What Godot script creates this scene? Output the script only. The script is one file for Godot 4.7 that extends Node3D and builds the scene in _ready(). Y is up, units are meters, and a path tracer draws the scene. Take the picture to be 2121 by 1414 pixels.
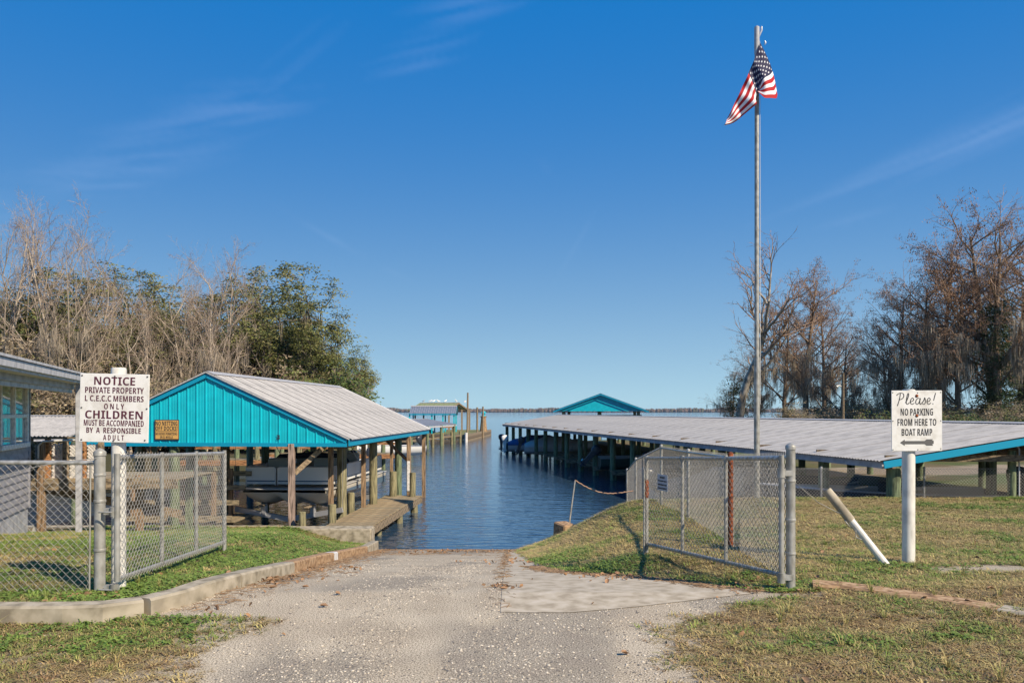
extends Node3D
# A lakeside boat ramp with chain-link gates, boat sheds and a flagpole. Water level is y = 0; the camera looks along -z; "d" below is the distance ahead (z = -d).

var rng := RandomNumberGenerator.new()
var taken := {}
var M := {}
var nz := FastNoiseLite.new()
var nf := FastNoiseLite.new()

# ---------------------------------------------------------------- mesh builder
class MB:
	var v := PackedVector3Array()
	var idx := PackedInt32Array()
	var col := PackedColorArray()
	var uv := PackedVector2Array()
	func tri(a: Vector3, b: Vector3, c: Vector3):
		var k := v.size()
		v.append(a); v.append(b); v.append(c)
		idx.append(k); idx.append(k + 2); idx.append(k + 1)
	func quad(a: Vector3, b: Vector3, c: Vector3, d: Vector3):   # counter-clockwise seen from outside
		var k := v.size()
		v.append(a); v.append(b); v.append(c); v.append(d)
		for i in [0, 2, 1, 0, 3, 2]: idx.append(k + i)
	func hexa(p: Array):   # p: bottom 4 (ccw from above), top 4
		quad(p[3], p[2], p[1], p[0]); quad(p[4], p[5], p[6], p[7])
		for i in 4:
			var j := (i + 1) % 4
			quad(p[i], p[j], p[j + 4], p[i + 4])
	func box(c: Vector3, s: Vector3, b := Basis()):
		var p := []
		for y in [-0.5, 0.5]:
			for q in [[-0.5, 0.5], [0.5, 0.5], [0.5, -0.5], [-0.5, -0.5]]:
				p.append(c + b * Vector3(q[0] * s.x, y * s.y, q[1] * s.z))
		hexa(p)
	func cbox(c: Vector3, s: Vector3, r: float, b := Basis()):   # box with chamfered edges
		var h := s * 0.5
		var q := func(sx, sy, sz, ax): 
			var e := Vector3(h.x - (0.0 if ax == 0 else r), h.y - (0.0 if ax == 1 else r), h.z - (0.0 if ax == 2 else r))
			return c + b * Vector3(sx * e.x, sy * e.y, sz * e.z)
		for sgn in [-1, 1]:
			var o: Array
			o = [q.call(sgn, -1, -1, 0), q.call(sgn, 1, -1, 0), q.call(sgn, 1, 1, 0), q.call(sgn, -1, 1, 0)]
			face(o, c)
			o = [q.call(-1, sgn, -1, 1), q.call(1, sgn, -1, 1), q.call(1, sgn, 1, 1), q.call(-1, sgn, 1, 1)]
			face(o, c)
			o = [q.call(-1, -1, sgn, 2), q.call(1, -1, sgn, 2), q.call(1, 1, sgn, 2), q.call(-1, 1, sgn, 2)]
			face(o, c)
			for s2 in [-1, 1]:
				face([q.call(sgn, s2, -1, 0), q.call(sgn, s2, 1, 0), q.call(sgn, s2, 1, 1), q.call(sgn, s2, -1, 1)], c)
				face([q.call(sgn, -1, s2, 0), q.call(sgn, 1, s2, 0), q.call(sgn, 1, s2, 2), q.call(sgn, -1, s2, 2)], c)
				face([q.call(-1, sgn, s2, 1), q.call(1, sgn, s2, 1), q.call(1, sgn, s2, 2), q.call(-1, sgn, s2, 2)], c)
				for s3 in [-1, 1]:
					face([q.call(sgn, s2, s3, 0), q.call(sgn, s2, s3, 1), q.call(sgn, s2, s3, 2)], c)
	func face(o: Array, inside: Vector3):
		var n: Vector3 = (o[1] - o[0]).cross(o[2] - o[0])
		if n.dot(o[0] - inside) < 0: o.reverse()
		if o.size() == 3: tri(o[0], o[1], o[2])
		else: quad(o[0], o[1], o[2], o[3])
	func bar(p: Vector3, q: Vector3, w: float, h: float, up := Vector3.UP):
		var z := (q - p).normalized()
		var x := up.cross(z)
		if x.length() < 0.01: x = Vector3.RIGHT.cross(z)
		x = x.normalized()
		box((p + q) * 0.5, Vector3(w, h, p.distance_to(q)), Basis(x, z.cross(x), z))
	func ring(k0: int, k1: int, n: int):
		for i in n:
			var j := (i + 1) % n
			for t in [k0 + i, k1 + j, k0 + j, k0 + i, k1 + i, k1 + j]: idx.append(t)
	func tube(pts: Array, rad: Array, n := 8, cap := true):
		var prev := -1
		var x := Vector3.ZERO
		for i in pts.size():
			var d: Vector3 = (pts[mini(i + 1, pts.size() - 1)] - pts[maxi(i - 1, 0)]).normalized()
			if x == Vector3.ZERO:
				x = d.cross(Vector3.UP if absf(d.y) < 0.9 else Vector3.RIGHT).normalized()
			else:
				x = (x - d * x.dot(d)).normalized()
			var y := d.cross(x)
			var k := v.size()
			for j in n:
				var a := TAU * j / n
				v.append(pts[i] + (x * cos(a) + y * sin(a)) * rad[i])
			if prev >= 0: ring(prev, k, n)
			if cap and (i == 0 or i == pts.size() - 1):
				var m := v.size()
				for j in n: v.append(v[k + j])
				v.append(pts[i])
				for j in n:
					var t := [m + j, m + (j + 1) % n] if i == 0 else [m + (j + 1) % n, m + j]
					idx.append(t[0]); idx.append(t[1]); idx.append(m + n)
			prev = k
	func pipe(a: Vector3, b: Vector3, r: float, n := 10, cap := true):
		tube([a, b], [r, r], n, cap)
	func grid(rows: Array, closed := false):   # rows of equal length
		var n: int = rows[0].size()
		var k := v.size()
		for r in rows:
			for p in r: v.append(p)
		for i in rows.size() - 1:
			for j in (n if closed else n - 1):
				var a := k + i * n + j
				var b := k + i * n + (j + 1) % n
				for t in [a, b, b + n, a, b + n, a + n]: idx.append(t)
	func fan(pts: Array):
		for i in range(1, pts.size() - 1): tri(pts[0], pts[i], pts[i + 1])
	func prism(poly: PackedVector2Array, t: Transform3D, depth: float):   # a flat outline (x, y) given depth along +z
		var k := Geometry2D.triangulate_polygon(poly)
		var ccw := not Geometry2D.is_polygon_clockwise(poly)
		for i in range(0, k.size(), 3):
			var a := poly[k[i]]; var b := poly[k[i + 1]]; var c := poly[k[i + 2]]
			if (b - a).cross(c - a) < 0: var s := b; b = c; c = s
			tri(t * Vector3(a.x, a.y, depth), t * Vector3(b.x, b.y, depth), t * Vector3(c.x, c.y, depth))
			tri(t * Vector3(a.x, a.y, 0), t * Vector3(c.x, c.y, 0), t * Vector3(b.x, b.y, 0))
		for i in poly.size():
			var a := poly[i]; var b := poly[(i + 1) % poly.size()]
			if not ccw: var s := a; a = b; b = s
			quad(t * Vector3(a.x, a.y, 0), t * Vector3(b.x, b.y, 0), t * Vector3(b.x, b.y, depth), t * Vector3(a.x, a.y, depth))
	func mesh() -> ArrayMesh:
		var n := PackedVector3Array()
		n.resize(v.size())
		for i in range(0, idx.size(), 3):
			var a := idx[i]; var b := idx[i + 1]; var c := idx[i + 2]
			var f := (v[c] - v[a]).cross(v[b] - v[a])
			n[a] += f; n[b] += f; n[c] += f
		for i in n.size(): n[i] = n[i].normalized()
		var arr := []
		arr.resize(Mesh.ARRAY_MAX)
		arr[Mesh.ARRAY_VERTEX] = v
		arr[Mesh.ARRAY_NORMAL] = n
		arr[Mesh.ARRAY_INDEX] = idx
		if col.size() == v.size(): arr[Mesh.ARRAY_COLOR] = col
		if uv.size() == v.size(): arr[Mesh.ARRAY_TEX_UV] = uv
		var m := ArrayMesh.new()
		m.add_surface_from_arrays(Mesh.PRIMITIVE_TRIANGLES, arr)
		return m

# ---------------------------------------------------------------- naming
func numbered(n: String) -> String:
	if not taken.has(n):
		taken[n] = 0
		return n
	taken[n] += 1
	return "%s_%03d" % [n, taken[n]]
func tag(o: Node, label: String, category: String, group := "") -> Node:
	o.set_meta("label", label); o.set_meta("category", category)
	if group != "": o.set_meta("group", group)
	return o
func thing(called: String, label: String, category: String, at := Vector3.ZERO, turn := 0.0, group := "") -> Node3D:
	var o := Node3D.new()
	o.name = numbered(called)
	add_child(o)
	o.position = at; o.rotation.y = turn
	tag(o, label, category, group)
	return o
func put(m: Mesh, called: String, mat: Material, parent: Node, at := Transform3D()) -> MeshInstance3D:
	var o := MeshInstance3D.new()
	o.mesh = m
	o.material_override = mat
	o.name = called if parent != self else numbered(called)
	o.transform = at
	parent.add_child(o, true)
	return o
func part(b: MB, called: String, mat: Material, parent: Node) -> MeshInstance3D:
	return put(b.mesh(), called, mat, parent)
func struct(b: MB, called: String, mat: Material) -> MeshInstance3D:
	var o := part(b, called, mat, self)
	o.set_meta("kind", "structure")
	return o
func copies(m: Mesh, called: String, mat: Material, parent: Node, xf: Array, cols: Array) -> MultiMeshInstance3D:
	var mm := MultiMesh.new()
	mm.transform_format = MultiMesh.TRANSFORM_3D
	mm.use_colors = cols.size() > 0
	mm.mesh = m
	mm.instance_count = xf.size()
	for i in xf.size():
		mm.set_instance_transform(i, xf[i])
		if cols.size() > 0: mm.set_instance_color(i, cols[i])
	var o := MultiMeshInstance3D.new()
	o.multimesh = mm
	o.material_override = mat
	o.name = called if parent != self else numbered(called)
	parent.add_child(o, true)
	return o
func stuff(o: Node, label := "", category := "") -> Node:
	o.set_meta("kind", "stuff")
	if label != "": tag(o, label, category)
	return o
func P(x: float, d: float, y: float) -> Vector3: return Vector3(x, y, -d)
func lerps(tab: Array, t: float) -> float:
	if t <= tab[0][0]: return tab[0][1]
	for i in range(1, tab.size()):
		if t <= tab[i][0]:
			return lerpf(tab[i - 1][1], tab[i][1], (t - tab[i - 1][0]) / (tab[i][0] - tab[i - 1][0]))
	return tab[-1][1]

# ---------------------------------------------------------------- materials
func noise_tex(seed_: int, freq: float, size: int, ramp: Array, octaves := 4) -> ImageTexture:
	var f := FastNoiseLite.new()
	f.seed = seed_; f.frequency = freq; f.fractal_octaves = octaves
	f.noise_type = FastNoiseLite.TYPE_SIMPLEX_SMOOTH
	var src := f.get_seamless_image(size, size)
	src.convert(Image.FORMAT_L8)
	var bytes := src.get_data()
	var g := Gradient.new()
	g.offsets = PackedFloat32Array(); g.colors = PackedColorArray()
	var offs := PackedFloat32Array(); var cs := PackedColorArray()
	for r in ramp: offs.append(r[0]); cs.append(r[1])
	g.offsets = offs; g.colors = cs
	var lut := PackedByteArray()
	for i in 256:
		var c := g.sample(i / 255.0)
		lut.append(c.r8); lut.append(c.g8); lut.append(c.b8)
	var out := PackedByteArray()
	out.resize(bytes.size() * 3)
	for i in bytes.size():
		var k := bytes[i] * 3
		out[i * 3] = lut[k]; out[i * 3 + 1] = lut[k + 1]; out[i * 3 + 2] = lut[k + 2]
	return ImageTexture.create_from_image(Image.create_from_data(size, size, false, Image.FORMAT_RGB8, out))
func normal_tex(seed_: int, freq: float, size: int, strength: float, octaves := 4) -> ImageTexture:
	var f := FastNoiseLite.new()
	f.seed = seed_; f.frequency = freq; f.fractal_octaves = octaves
	f.noise_type = FastNoiseLite.TYPE_SIMPLEX_SMOOTH
	var src := f.get_seamless_image(size, size)
	src.bump_map_to_normal_map(strength)
	return ImageTexture.create_from_image(src)
func lin(r: float, g: float, b: float) -> Color: return Color(r, g, b).linear_to_srgb()
func mat(c: Color, rough := 0.8, metal := 0.0) -> StandardMaterial3D:
	var m := StandardMaterial3D.new()
	m.albedo_color = c; m.roughness = rough; m.metallic = metal
	return m
func tex_mat(t: Texture2D, scale: Vector3, rough := 0.8, metal := 0.0, tint := Color.WHITE, world := false) -> StandardMaterial3D:
	var m := mat(tint, rough, metal)
	m.albedo_texture = t
	m.uv1_triplanar = true
	m.uv1_world_triplanar = world
	m.uv1_scale = scale
	return m
func ramp2(a: Color, b: Color, spread := 0.25) -> Array: return [[0.5 - spread, a], [0.5 + spread, b]]

func make_materials():
	var grain := noise_tex(11, 0.02, 256, [[0.2, Color(0.55, 0.55, 0.55)], [0.45, Color(0.85, 0.85, 0.85)], [0.8, Color(1, 1, 1)]], 5)
	var mottle := noise_tex(12, 0.015, 256, [[0.2, Color(0.84, 0.84, 0.84)], [0.5, Color(0.94, 0.94, 0.94)], [0.8, Color(1, 1, 1)]], 5)
	var grain_n := normal_tex(15, 0.02, 256, 6.0, 5)
	M.grain = grain; M.mottle = mottle
	var wood := func(c: Color, s: Vector3) -> StandardMaterial3D:
		var m := tex_mat(grain, s, 0.85, 0.0, c)
		m.normal_enabled = true; m.normal_texture = grain_n; m.normal_scale = 0.6
		return m
	M.pile = wood.call(lin(0.30, 0.27, 0.15), Vector3(2.5, 0.35, 2.5))          # treated pile, greenish tan
	M.pile_green = wood.call(lin(0.20, 0.25, 0.14), Vector3(2.5, 0.35, 2.5))
	M.post = wood.call(lin(0.36, 0.24, 0.14), Vector3(3, 0.35, 3))              # sawn post, warm brown
	M.post_pale = wood.call(lin(0.42, 0.31, 0.25), Vector3(3, 0.35, 3))
	M.lumber = wood.call(lin(0.45, 0.22, 0.09), Vector3(0.5, 3, 3))             # fresh orange lumber
	M.brace = wood.call(lin(0.36, 0.27, 0.17), Vector3(2, 2, 2))
	M.deck = []
	for c in [lin(0.38, 0.30, 0.18), lin(0.33, 0.265, 0.165), lin(0.42, 0.315, 0.185), lin(0.36, 0.305, 0.20)]: M.deck.append(wood.call(c, Vector3(0.6, 3, 3)))
	M.old_wood = wood.call(lin(0.33, 0.255, 0.165), Vector3(0.6, 2, 2))
	M.dark_wood = wood.call(lin(0.22, 0.165, 0.105), Vector3(1, 2, 2))
	M.galv = tex_mat(noise_tex(13, 0.02, 256, [[0.2, Color(0.78, 0.77, 0.74)], [0.5, Color(0.93, 0.92, 0.9)], [0.8, Color(1, 1, 1)]], 6), Vector3(2, 1, 2), 0.5, 0.35, lin(0.44, 0.445, 0.43))
	M.wire = tex_mat(mottle, Vector3(3, 3, 3), 0.55, 0.3, lin(0.46, 0.445, 0.41))
	M.rust = tex_mat(noise_tex(21, 0.04, 128, [[0.3, Color(0.35, 0.16, 0.08)], [0.7, Color(0.62, 0.34, 0.18)]]), Vector3(4, 4, 4), 0.9)
	M.roof = []
	for k in [1.0, 0.94, 0.97]:
		M.roof.append(tex_mat(mottle, Vector3(0.6, 0.6, 0.6), 0.55, 0.0, lin(0.455 * k, 0.435 * k, 0.405 * k)))
	M.roof_end = tex_mat(mottle, Vector3(2, 2, 2), 0.5, 0.2, lin(0.55, 0.53, 0.50))
	M.far_roof = tex_mat(mottle, Vector3(0.6, 0.6, 0.6), 0.35, 0.6, lin(0.46, 0.45, 0.44))
	M.teal = tex_mat(noise_tex(23, 0.02, 128, [[0.2, Color(0.93, 0.93, 0.93)], [0.8, Color(1, 1, 1)]]), Vector3(0.7, 0.7, 0.7), 0.42, 0.0, lin(0.004, 0.47, 0.58))
	M.teal_dark = mat(lin(0.004, 0.27, 0.44), 0.4)
	M.white = tex_mat(mottle, Vector3(3, 3, 3), 0.45, 0.0, lin(0.78, 0.76, 0.73))
	M.sign_white = tex_mat(noise_tex(24, 0.01, 256, [[0.15, Color(0.9, 0.89, 0.87)], [0.5, Color(0.98, 0.98, 0.97)], [0.8, Color(1, 1, 1)]]), Vector3(2, 2, 2), 0.4, 0.0, lin(0.74, 0.74, 0.73))
	M.pvc = tex_mat(mottle, Vector3(2, 1, 2), 0.4, 0.0, lin(0.74, 0.72, 0.66))
	M.ink = mat(lin(0.03, 0.03, 0.032), 0.6)
	M.maroon = mat(lin(0.085, 0.018, 0.035), 0.6)
	M.arrow = mat(lin(0.10, 0.10, 0.10), 0.6)
	M.orange_sign = mat(lin(0.62, 0.36, 0.11), 0.5)
	M.grey_sign = mat(lin(0.36, 0.38, 0.42), 0.5)
	M.concrete = tex_mat(noise_tex(25, 0.02, 256, [[0.2, Color(0.70, 0.68, 0.63)], [0.5, Color(0.88, 0.86, 0.81)], [0.8, Color(1, 0.98, 0.94)]], 7), Vector3(0.9, 0.9, 0.9), 0.9, 0.0, lin(0.42, 0.385, 0.325))
	M.concrete_tan = tex_mat(noise_tex(26, 0.02, 256, [[0.2, Color(0.66, 0.58, 0.5)], [0.5, Color(0.9, 0.82, 0.72)], [0.8, Color(1, 0.96, 0.9)]], 6), Vector3(1.8, 1.8, 1.8), 0.9, 0.0, lin(0.46, 0.35, 0.24))
	M.siding = tex_mat(mottle, Vector3(1, 2, 1), 0.6, 0.0, lin(0.30, 0.30, 0.33))
	M.trim_grey = tex_mat(mottle, Vector3(1, 1, 1), 0.6, 0.0, lin(0.55, 0.54, 0.55))
	M.skirting = tex_mat(mottle, Vector3(1, 1, 1), 0.7, 0.0, lin(0.42, 0.43, 0.46))
	M.blind = mat(lin(0.55, 0.53, 0.45), 0.6)
	M.glass = mat(Color(0.75, 0.85, 0.85, 0.14), 0.03)
	M.glass.transparency = BaseMaterial3D.TRANSPARENCY_ALPHA
	M.hull = mat(lin(0.60, 0.56, 0.48), 0.25)
	M.hull_white = mat(lin(0.80, 0.79, 0.76), 0.25)
	M.hull_blue = mat(lin(0.10, 0.16, 0.24), 0.25)
	M.hull_dark = mat(lin(0.035, 0.04, 0.05), 0.3)
	M.hull_green = mat(lin(0.05, 0.09, 0.08), 0.3)
	M.panel = mat(lin(0.55, 0.54, 0.52), 0.35, 0.2)
	M.alu = mat(lin(0.55, 0.56, 0.58), 0.35, 0.6)
	M.canvas_dark = mat(lin(0.02, 0.03, 0.045), 0.8)
	M.canvas_blue = mat(lin(0.02, 0.09, 0.26), 0.8)
	M.canvas_white = mat(lin(0.6, 0.6, 0.6), 0.8)
	M.stone = tex_mat(noise_tex(27, 0.05, 128, [[0.3, Color(0.6, 0.5, 0.4)], [0.7, Color(0.95, 0.88, 0.78)]]), Vector3(1, 1, 1), 0.9, 0.0, lin(0.52, 0.42, 0.30))
	M.rope = mat(lin(0.35, 0.22, 0.15), 0.9)
	var vc := func(rough: float, back: float) -> StandardMaterial3D:
		var m := mat(Color.WHITE, rough)
		m.vertex_color_use_as_albedo = true
		if back > 0: m.backlight_enabled = true; m.backlight = Color(back, back, back)
		return m
	M.tint = vc.call(0.9, 0.0)
	M.leafy = vc.call(0.75, 0.35)
	M.bark_pale = tex_mat(grain, Vector3(0.6, 0.3, 0.6), 0.9, 0.0, lin(0.53, 0.44, 0.335))
	M.twig_pale = mat(lin(0.37, 0.29, 0.22), 0.9)
	M.bark_grey = tex_mat(grain, Vector3(0.6, 0.3, 0.6), 0.9, 0.0, lin(0.40, 0.36, 0.30))
	M.bark_brown = tex_mat(grain, Vector3(0.6, 0.3, 0.6), 0.9, 0.0, lin(0.29, 0.205, 0.14))
	M.twig_brown = mat(lin(0.33, 0.215, 0.14), 0.9)
	M.bark_oak = tex_mat(grain, Vector3(0.6, 0.3, 0.6), 0.9, 0.0, lin(0.17, 0.14, 0.11))
	# ground: fine grit that the vertex colours tint
	var grit := noise_tex(31, 0.07, 1024, [[0.22, Color(0.42, 0.41, 0.39)], [0.4, Color(0.76, 0.75, 0.73)], [0.58, Color(0.90, 0.90, 0.89)], [0.78, Color(1, 1, 1)]], 4)
	M.ground = tex_mat(grit, Vector3(0.9, 0.9, 0.9), 0.95, 0.0, Color.WHITE, true)
	M.ground.vertex_color_use_as_albedo = true
	M.ground.normal_enabled = true
	M.ground.normal_texture = normal_tex(32, 0.07, 1024, 5.0, 4)
	M.ground.normal_scale = 0.3
	M.slab = tex_mat(noise_tex(33, 0.02, 512, [[0.15, Color(0.80, 0.78, 0.74)], [0.5, Color(0.93, 0.92, 0.89)], [0.85, Color(1, 1, 1)]], 7), Vector3(0.45, 0.45, 0.45), 0.9, 0.0, lin(0.53, 0.465, 0.37), true)
	# water: dark, smooth, rippled
	var w := mat(lin(0.028, 0.060, 0.105), 0.05)
	w.normal_enabled = true
	w.normal_texture = normal_tex(41, 0.012, 1024, 9.0, 4)
	w.normal_scale = 0.38
	w.metallic_specular = 0.5
	M.water = w

# ---------------------------------------------------------------- lettering
func text(parent: Node, s: String, w: float, h: float, at: Vector3, m: Material, bold := true, fam := "Droid Sans", called := "lettering") -> MeshInstance3D:
	var f := SystemFont.new()
	f.font_names = PackedStringArray([fam])
	f.font_weight = 700 if bold else 400
	var t := TextMesh.new()
	t.font = f; t.font_size = 48; t.pixel_size = 0.01; t.depth = 0.02; t.curve_step = 1.0
	t.text = s
	var bb := t.get_aabb()
	var sx := w / bb.size.x
	var sy := h / bb.size.y
	var c := bb.get_center()
	return put(t, called, m, parent, Transform3D(Basis.from_scale(Vector3(sx, sy, 0.1)), at - Vector3(c.x * sx, c.y * sy, 0)))
func strokes(parent: Node, lines: Array, width: float, at: Transform3D, m: Material, called := "lettering"):
	for l in lines:
		var b := MB.new()
		var pts := []
		for i in l.size() - 1:   # Catmull-Rom
			var p0: Vector2 = l[maxi(i - 1, 0)]; var p1: Vector2 = l[i]; var p2: Vector2 = l[i + 1]; var p3: Vector2 = l[mini(i + 2, l.size() - 1)]
			for k in 6: pts.append(p1.cubic_interpolate(p2, p0, p3, k / 6.0))
		pts.append(l[-1])
		var up := []; var dn := []
		for i in pts.size():
			var d: Vector2 = (pts[mini(i + 1, pts.size() - 1)] - pts[maxi(i - 1, 0)]).normalized()
			var q := Vector2(-d.y, d.x) * width * (0.62 + 0.55 * absf(d.dot(Vector2(0.35, 0.94))))
			up.append(at * Vector3(pts[i].x + q.x, pts[i].y + q.y, 0)); dn.append(at * Vector3(pts[i].x - q.x, pts[i].y - q.y, 0))
		b.grid([dn, up])
		part(b, called, m, parent)

# ---------------------------------------------------------------- terrain
const KERB := [[6.0, -3.4], [6.05, -3.1], [6.2, -2.88], [6.5, -2.74], [7.4, -2.6], [8.6, -2.56], [10.0, -2.68], [11.0, -2.78], [12.5, -2.88], [14.5, -2.98], [18.2, -3.14]]
const EDGE := [[5.0, 1.6], [6.1, 1.7], [7.0, 2.15], [7.7, 1.75], [8.5, 1.2], [9.2, 0.55], [10.9, 0.28], [14.0, 0.12], [18.8, 0.0], [25.0, -0.2]]
func road_y(d: float) -> float:
	return lerps([[5.5, 1.68], [7.0, 1.66], [8.2, 1.53], [18.8, 0.0], [26.0, -1.0]], d)
func lawn_y(x: float, d: float) -> float:
	var y := lerps([[6.0, 1.75], [7.0, 1.73], [9.7, 1.6], [12.5, 1.3], [15.0, 0.95], [18.0, 0.57]], d)
	return y - 0.34 * smoothstep(14.0, 18.0, d) * smoothstep(-5.4, -3.6, x)
func right_y(x: float, d: float) -> float:
	var spit := lerps([[5.5, 1.68], [7.0, 1.7], [10.0, 1.53], [14.0, 1.38], [17.0, 1.36], [20.0, 0.85], [22.5, 0.35], [24.0, -0.7]], d)
	var main := lerps([[5.5, 1.68], [7.0, 1.7], [10.0, 1.53], [14.0, 1.42], [17.0, 1.40], [17.9, 0.85], [18.3, 0.75], [18.45, -1.0]], d)
	return lerpf(spit, main, smoothstep(3.6, 5.0, x))
func in_left(x: float, d: float) -> bool:
	return x < lerps(KERB, d) and d > 6.05 + 0.03 * x * 0.0
func ground_y(x: float, d: float) -> float:
	var r := road_y(d)
	if d < 6.0: return 1.67 + 0.012 * nz.get_noise_2d(x * 30, d * 30)
	var bump := 0.02 * nz.get_noise_2d(x * 25, d * 25)
	var xk := lerps(KERB, d)
	if x < xk - 0.1:
		if d > 18.6: return -1.0
		return lerpf(r + 0.10, lawn_y(x, d), smoothstep(0.0, 1.2, xk - x)) + bump
	var xe := lerps(EDGE, d)
	if x > xe:
		return lerpf(r, right_y(x, d), smoothstep(xe, xe + 1.5 + maxf(0.0, d - 9.0) * 0.17, x)) + bump * smoothstep(xe, xe + 0.3, x)
	return r
func cover(x: float, d: float) -> Dictionary:   # what lies on the ground here: share of grass, and how green it is
	var n1 := nz.get_noise_2d(x * 40, d * 40)
	var n2 := nz.get_noise_2d(x * 130 + 500, d * 130)
	var n3 := nf.get_noise_2d(x * 60 + 90, d * 60)
	var xe := lerps(EDGE, d)
	var g := 0.0
	var green := 0.35 + 0.5 * n1 + 0.35 * n2
	if d > 6.02 and x < lerps(KERB, d) - 0.12:
		g = 1.0
		green += 0.3 - 0.2 * smoothstep(7.5, 10.0, d) * smoothstep(-4.5, -7.0, x)
	elif x < -1.0 and d <= 6.1:      # patch before the kerb
		g = smoothstep(-1.75, -2.5, x + 0.35 * n2 + 0.14 * (5.0 - d)) * (0.75 + 0.35 * n3)
		green += 0.25 * smoothstep(4.9, 5.5, d) - 0.1
	elif d > 7.0 and x > xe + 0.02:
		g = smoothstep(0.0, 0.3, x - xe + 0.1 * n2)
		green += 0.30 * smoothstep(1.4, 0.3, x - xe) * smoothstep(17, 10, d) - 0.10 * smoothstep(9.0, 12.0, d)
		var bare := smoothstep(0.35, 0.75, 1.0 - Vector2((x - 5.6) / 1.9, (d - 8.15) / 0.55).length() + 0.5 * n2)   # sandy strip behind the kerb
		g *= 1.0 - bare
	elif d <= 7.05:                  # dry verge
		var edge := lerps([[3.0, 0.9], [5.0, 0.75], [5.9, 0.85], [6.3, 1.3], [7.05, 2.35]], d)
		g = smoothstep(edge, edge + 0.75, x + 0.35 * n2) * (0.85 + 0.3 * n3)
		green = 0.16 + 0.4 * n1 + 0.5 * n2 + 0.3 * smoothstep(6.2, 6.9, d) * smoothstep(3.4, 2.4, x)
	return {"g": clampf(g, 0, 1), "green": clampf(green, 0, 1), "n2": n2, "n3": n3}
func ground_color(x: float, d: float) -> Color:
	var c := cover(x, d)
	var shell := Color(0.68, 0.585, 0.445).lerp(Color(0.53, 0.445, 0.33), clampf(0.5 + 1.6 * c.n3, 0, 1))
	shell = shell.lerp(Color(0.64, 0.54, 0.405), clampf(nz.get_noise_2d(x * 45 + 77, d * 20) * 2.0, 0, 0.55))      # sandy drifts
	shell = shell.lerp(Color(0.32, 0.285, 0.235), clampf((nz.get_noise_2d(x * 70 + 200, d * 28) - 0.08) * 2.6, 0, 0.6))
	var track := minf(absf(x + 1.95 - 0.10 * (d - 6.0) - 0.08 * sin(d * 0.9)), absf(x + 0.45 - 0.06 * (d - 6.0) - 0.08 * sin(d * 0.9 + 0.4)))
	shell = shell.lerp(Color(0.64, 0.55, 0.42), smoothstep(0.2, 0.06, track + 0.12 * c.n2) * 0.45 * smoothstep(11.0, 7.5, d))      # packed sand in the wheel tracks
	if d > 12.0: shell = shell.lerp(Color(0.30, 0.21, 0.13), smoothstep(14.0, 18.0, d) * clampf(0.55 + 1.2 * c.n2, 0, 1))   # silt and leaves washed on the ramp
	var soil := Color(0.27, 0.195, 0.10).lerp(Color(0.35, 0.255, 0.14), clampf(0.5 + c.n2, 0, 1)).lerp(Color(0.16, 0.17, 0.04), c.green * 0.7)
	return shell.lerp(soil, c.g)

func steps(list: Array) -> PackedFloat32Array:   # [[from, to, step], ...]
	var o := PackedFloat32Array()
	for s in list:
		var x: float = s[0]
		while x < s[1] - 0.0001:
			o.append(x); x += s[2]
	o.append(list[-1][1])
	return o
func sheet(xs: PackedFloat32Array, ds: PackedFloat32Array, hf: Callable, cf: Callable) -> MB:
	var b := MB.new()
	for d in ds:
		for x in xs:
			b.v.append(Vector3(x, hf.call(x, d), -d)); b.col.append(cf.call(x, d))
	var n := xs.size()
	for i in ds.size() - 1:
		for j in n - 1:
			var a := i * n + j
			for t in [a, a + n, a + 1, a + 1, a + n, a + n + 1]: b.idx.append(t)
	return b

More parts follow.
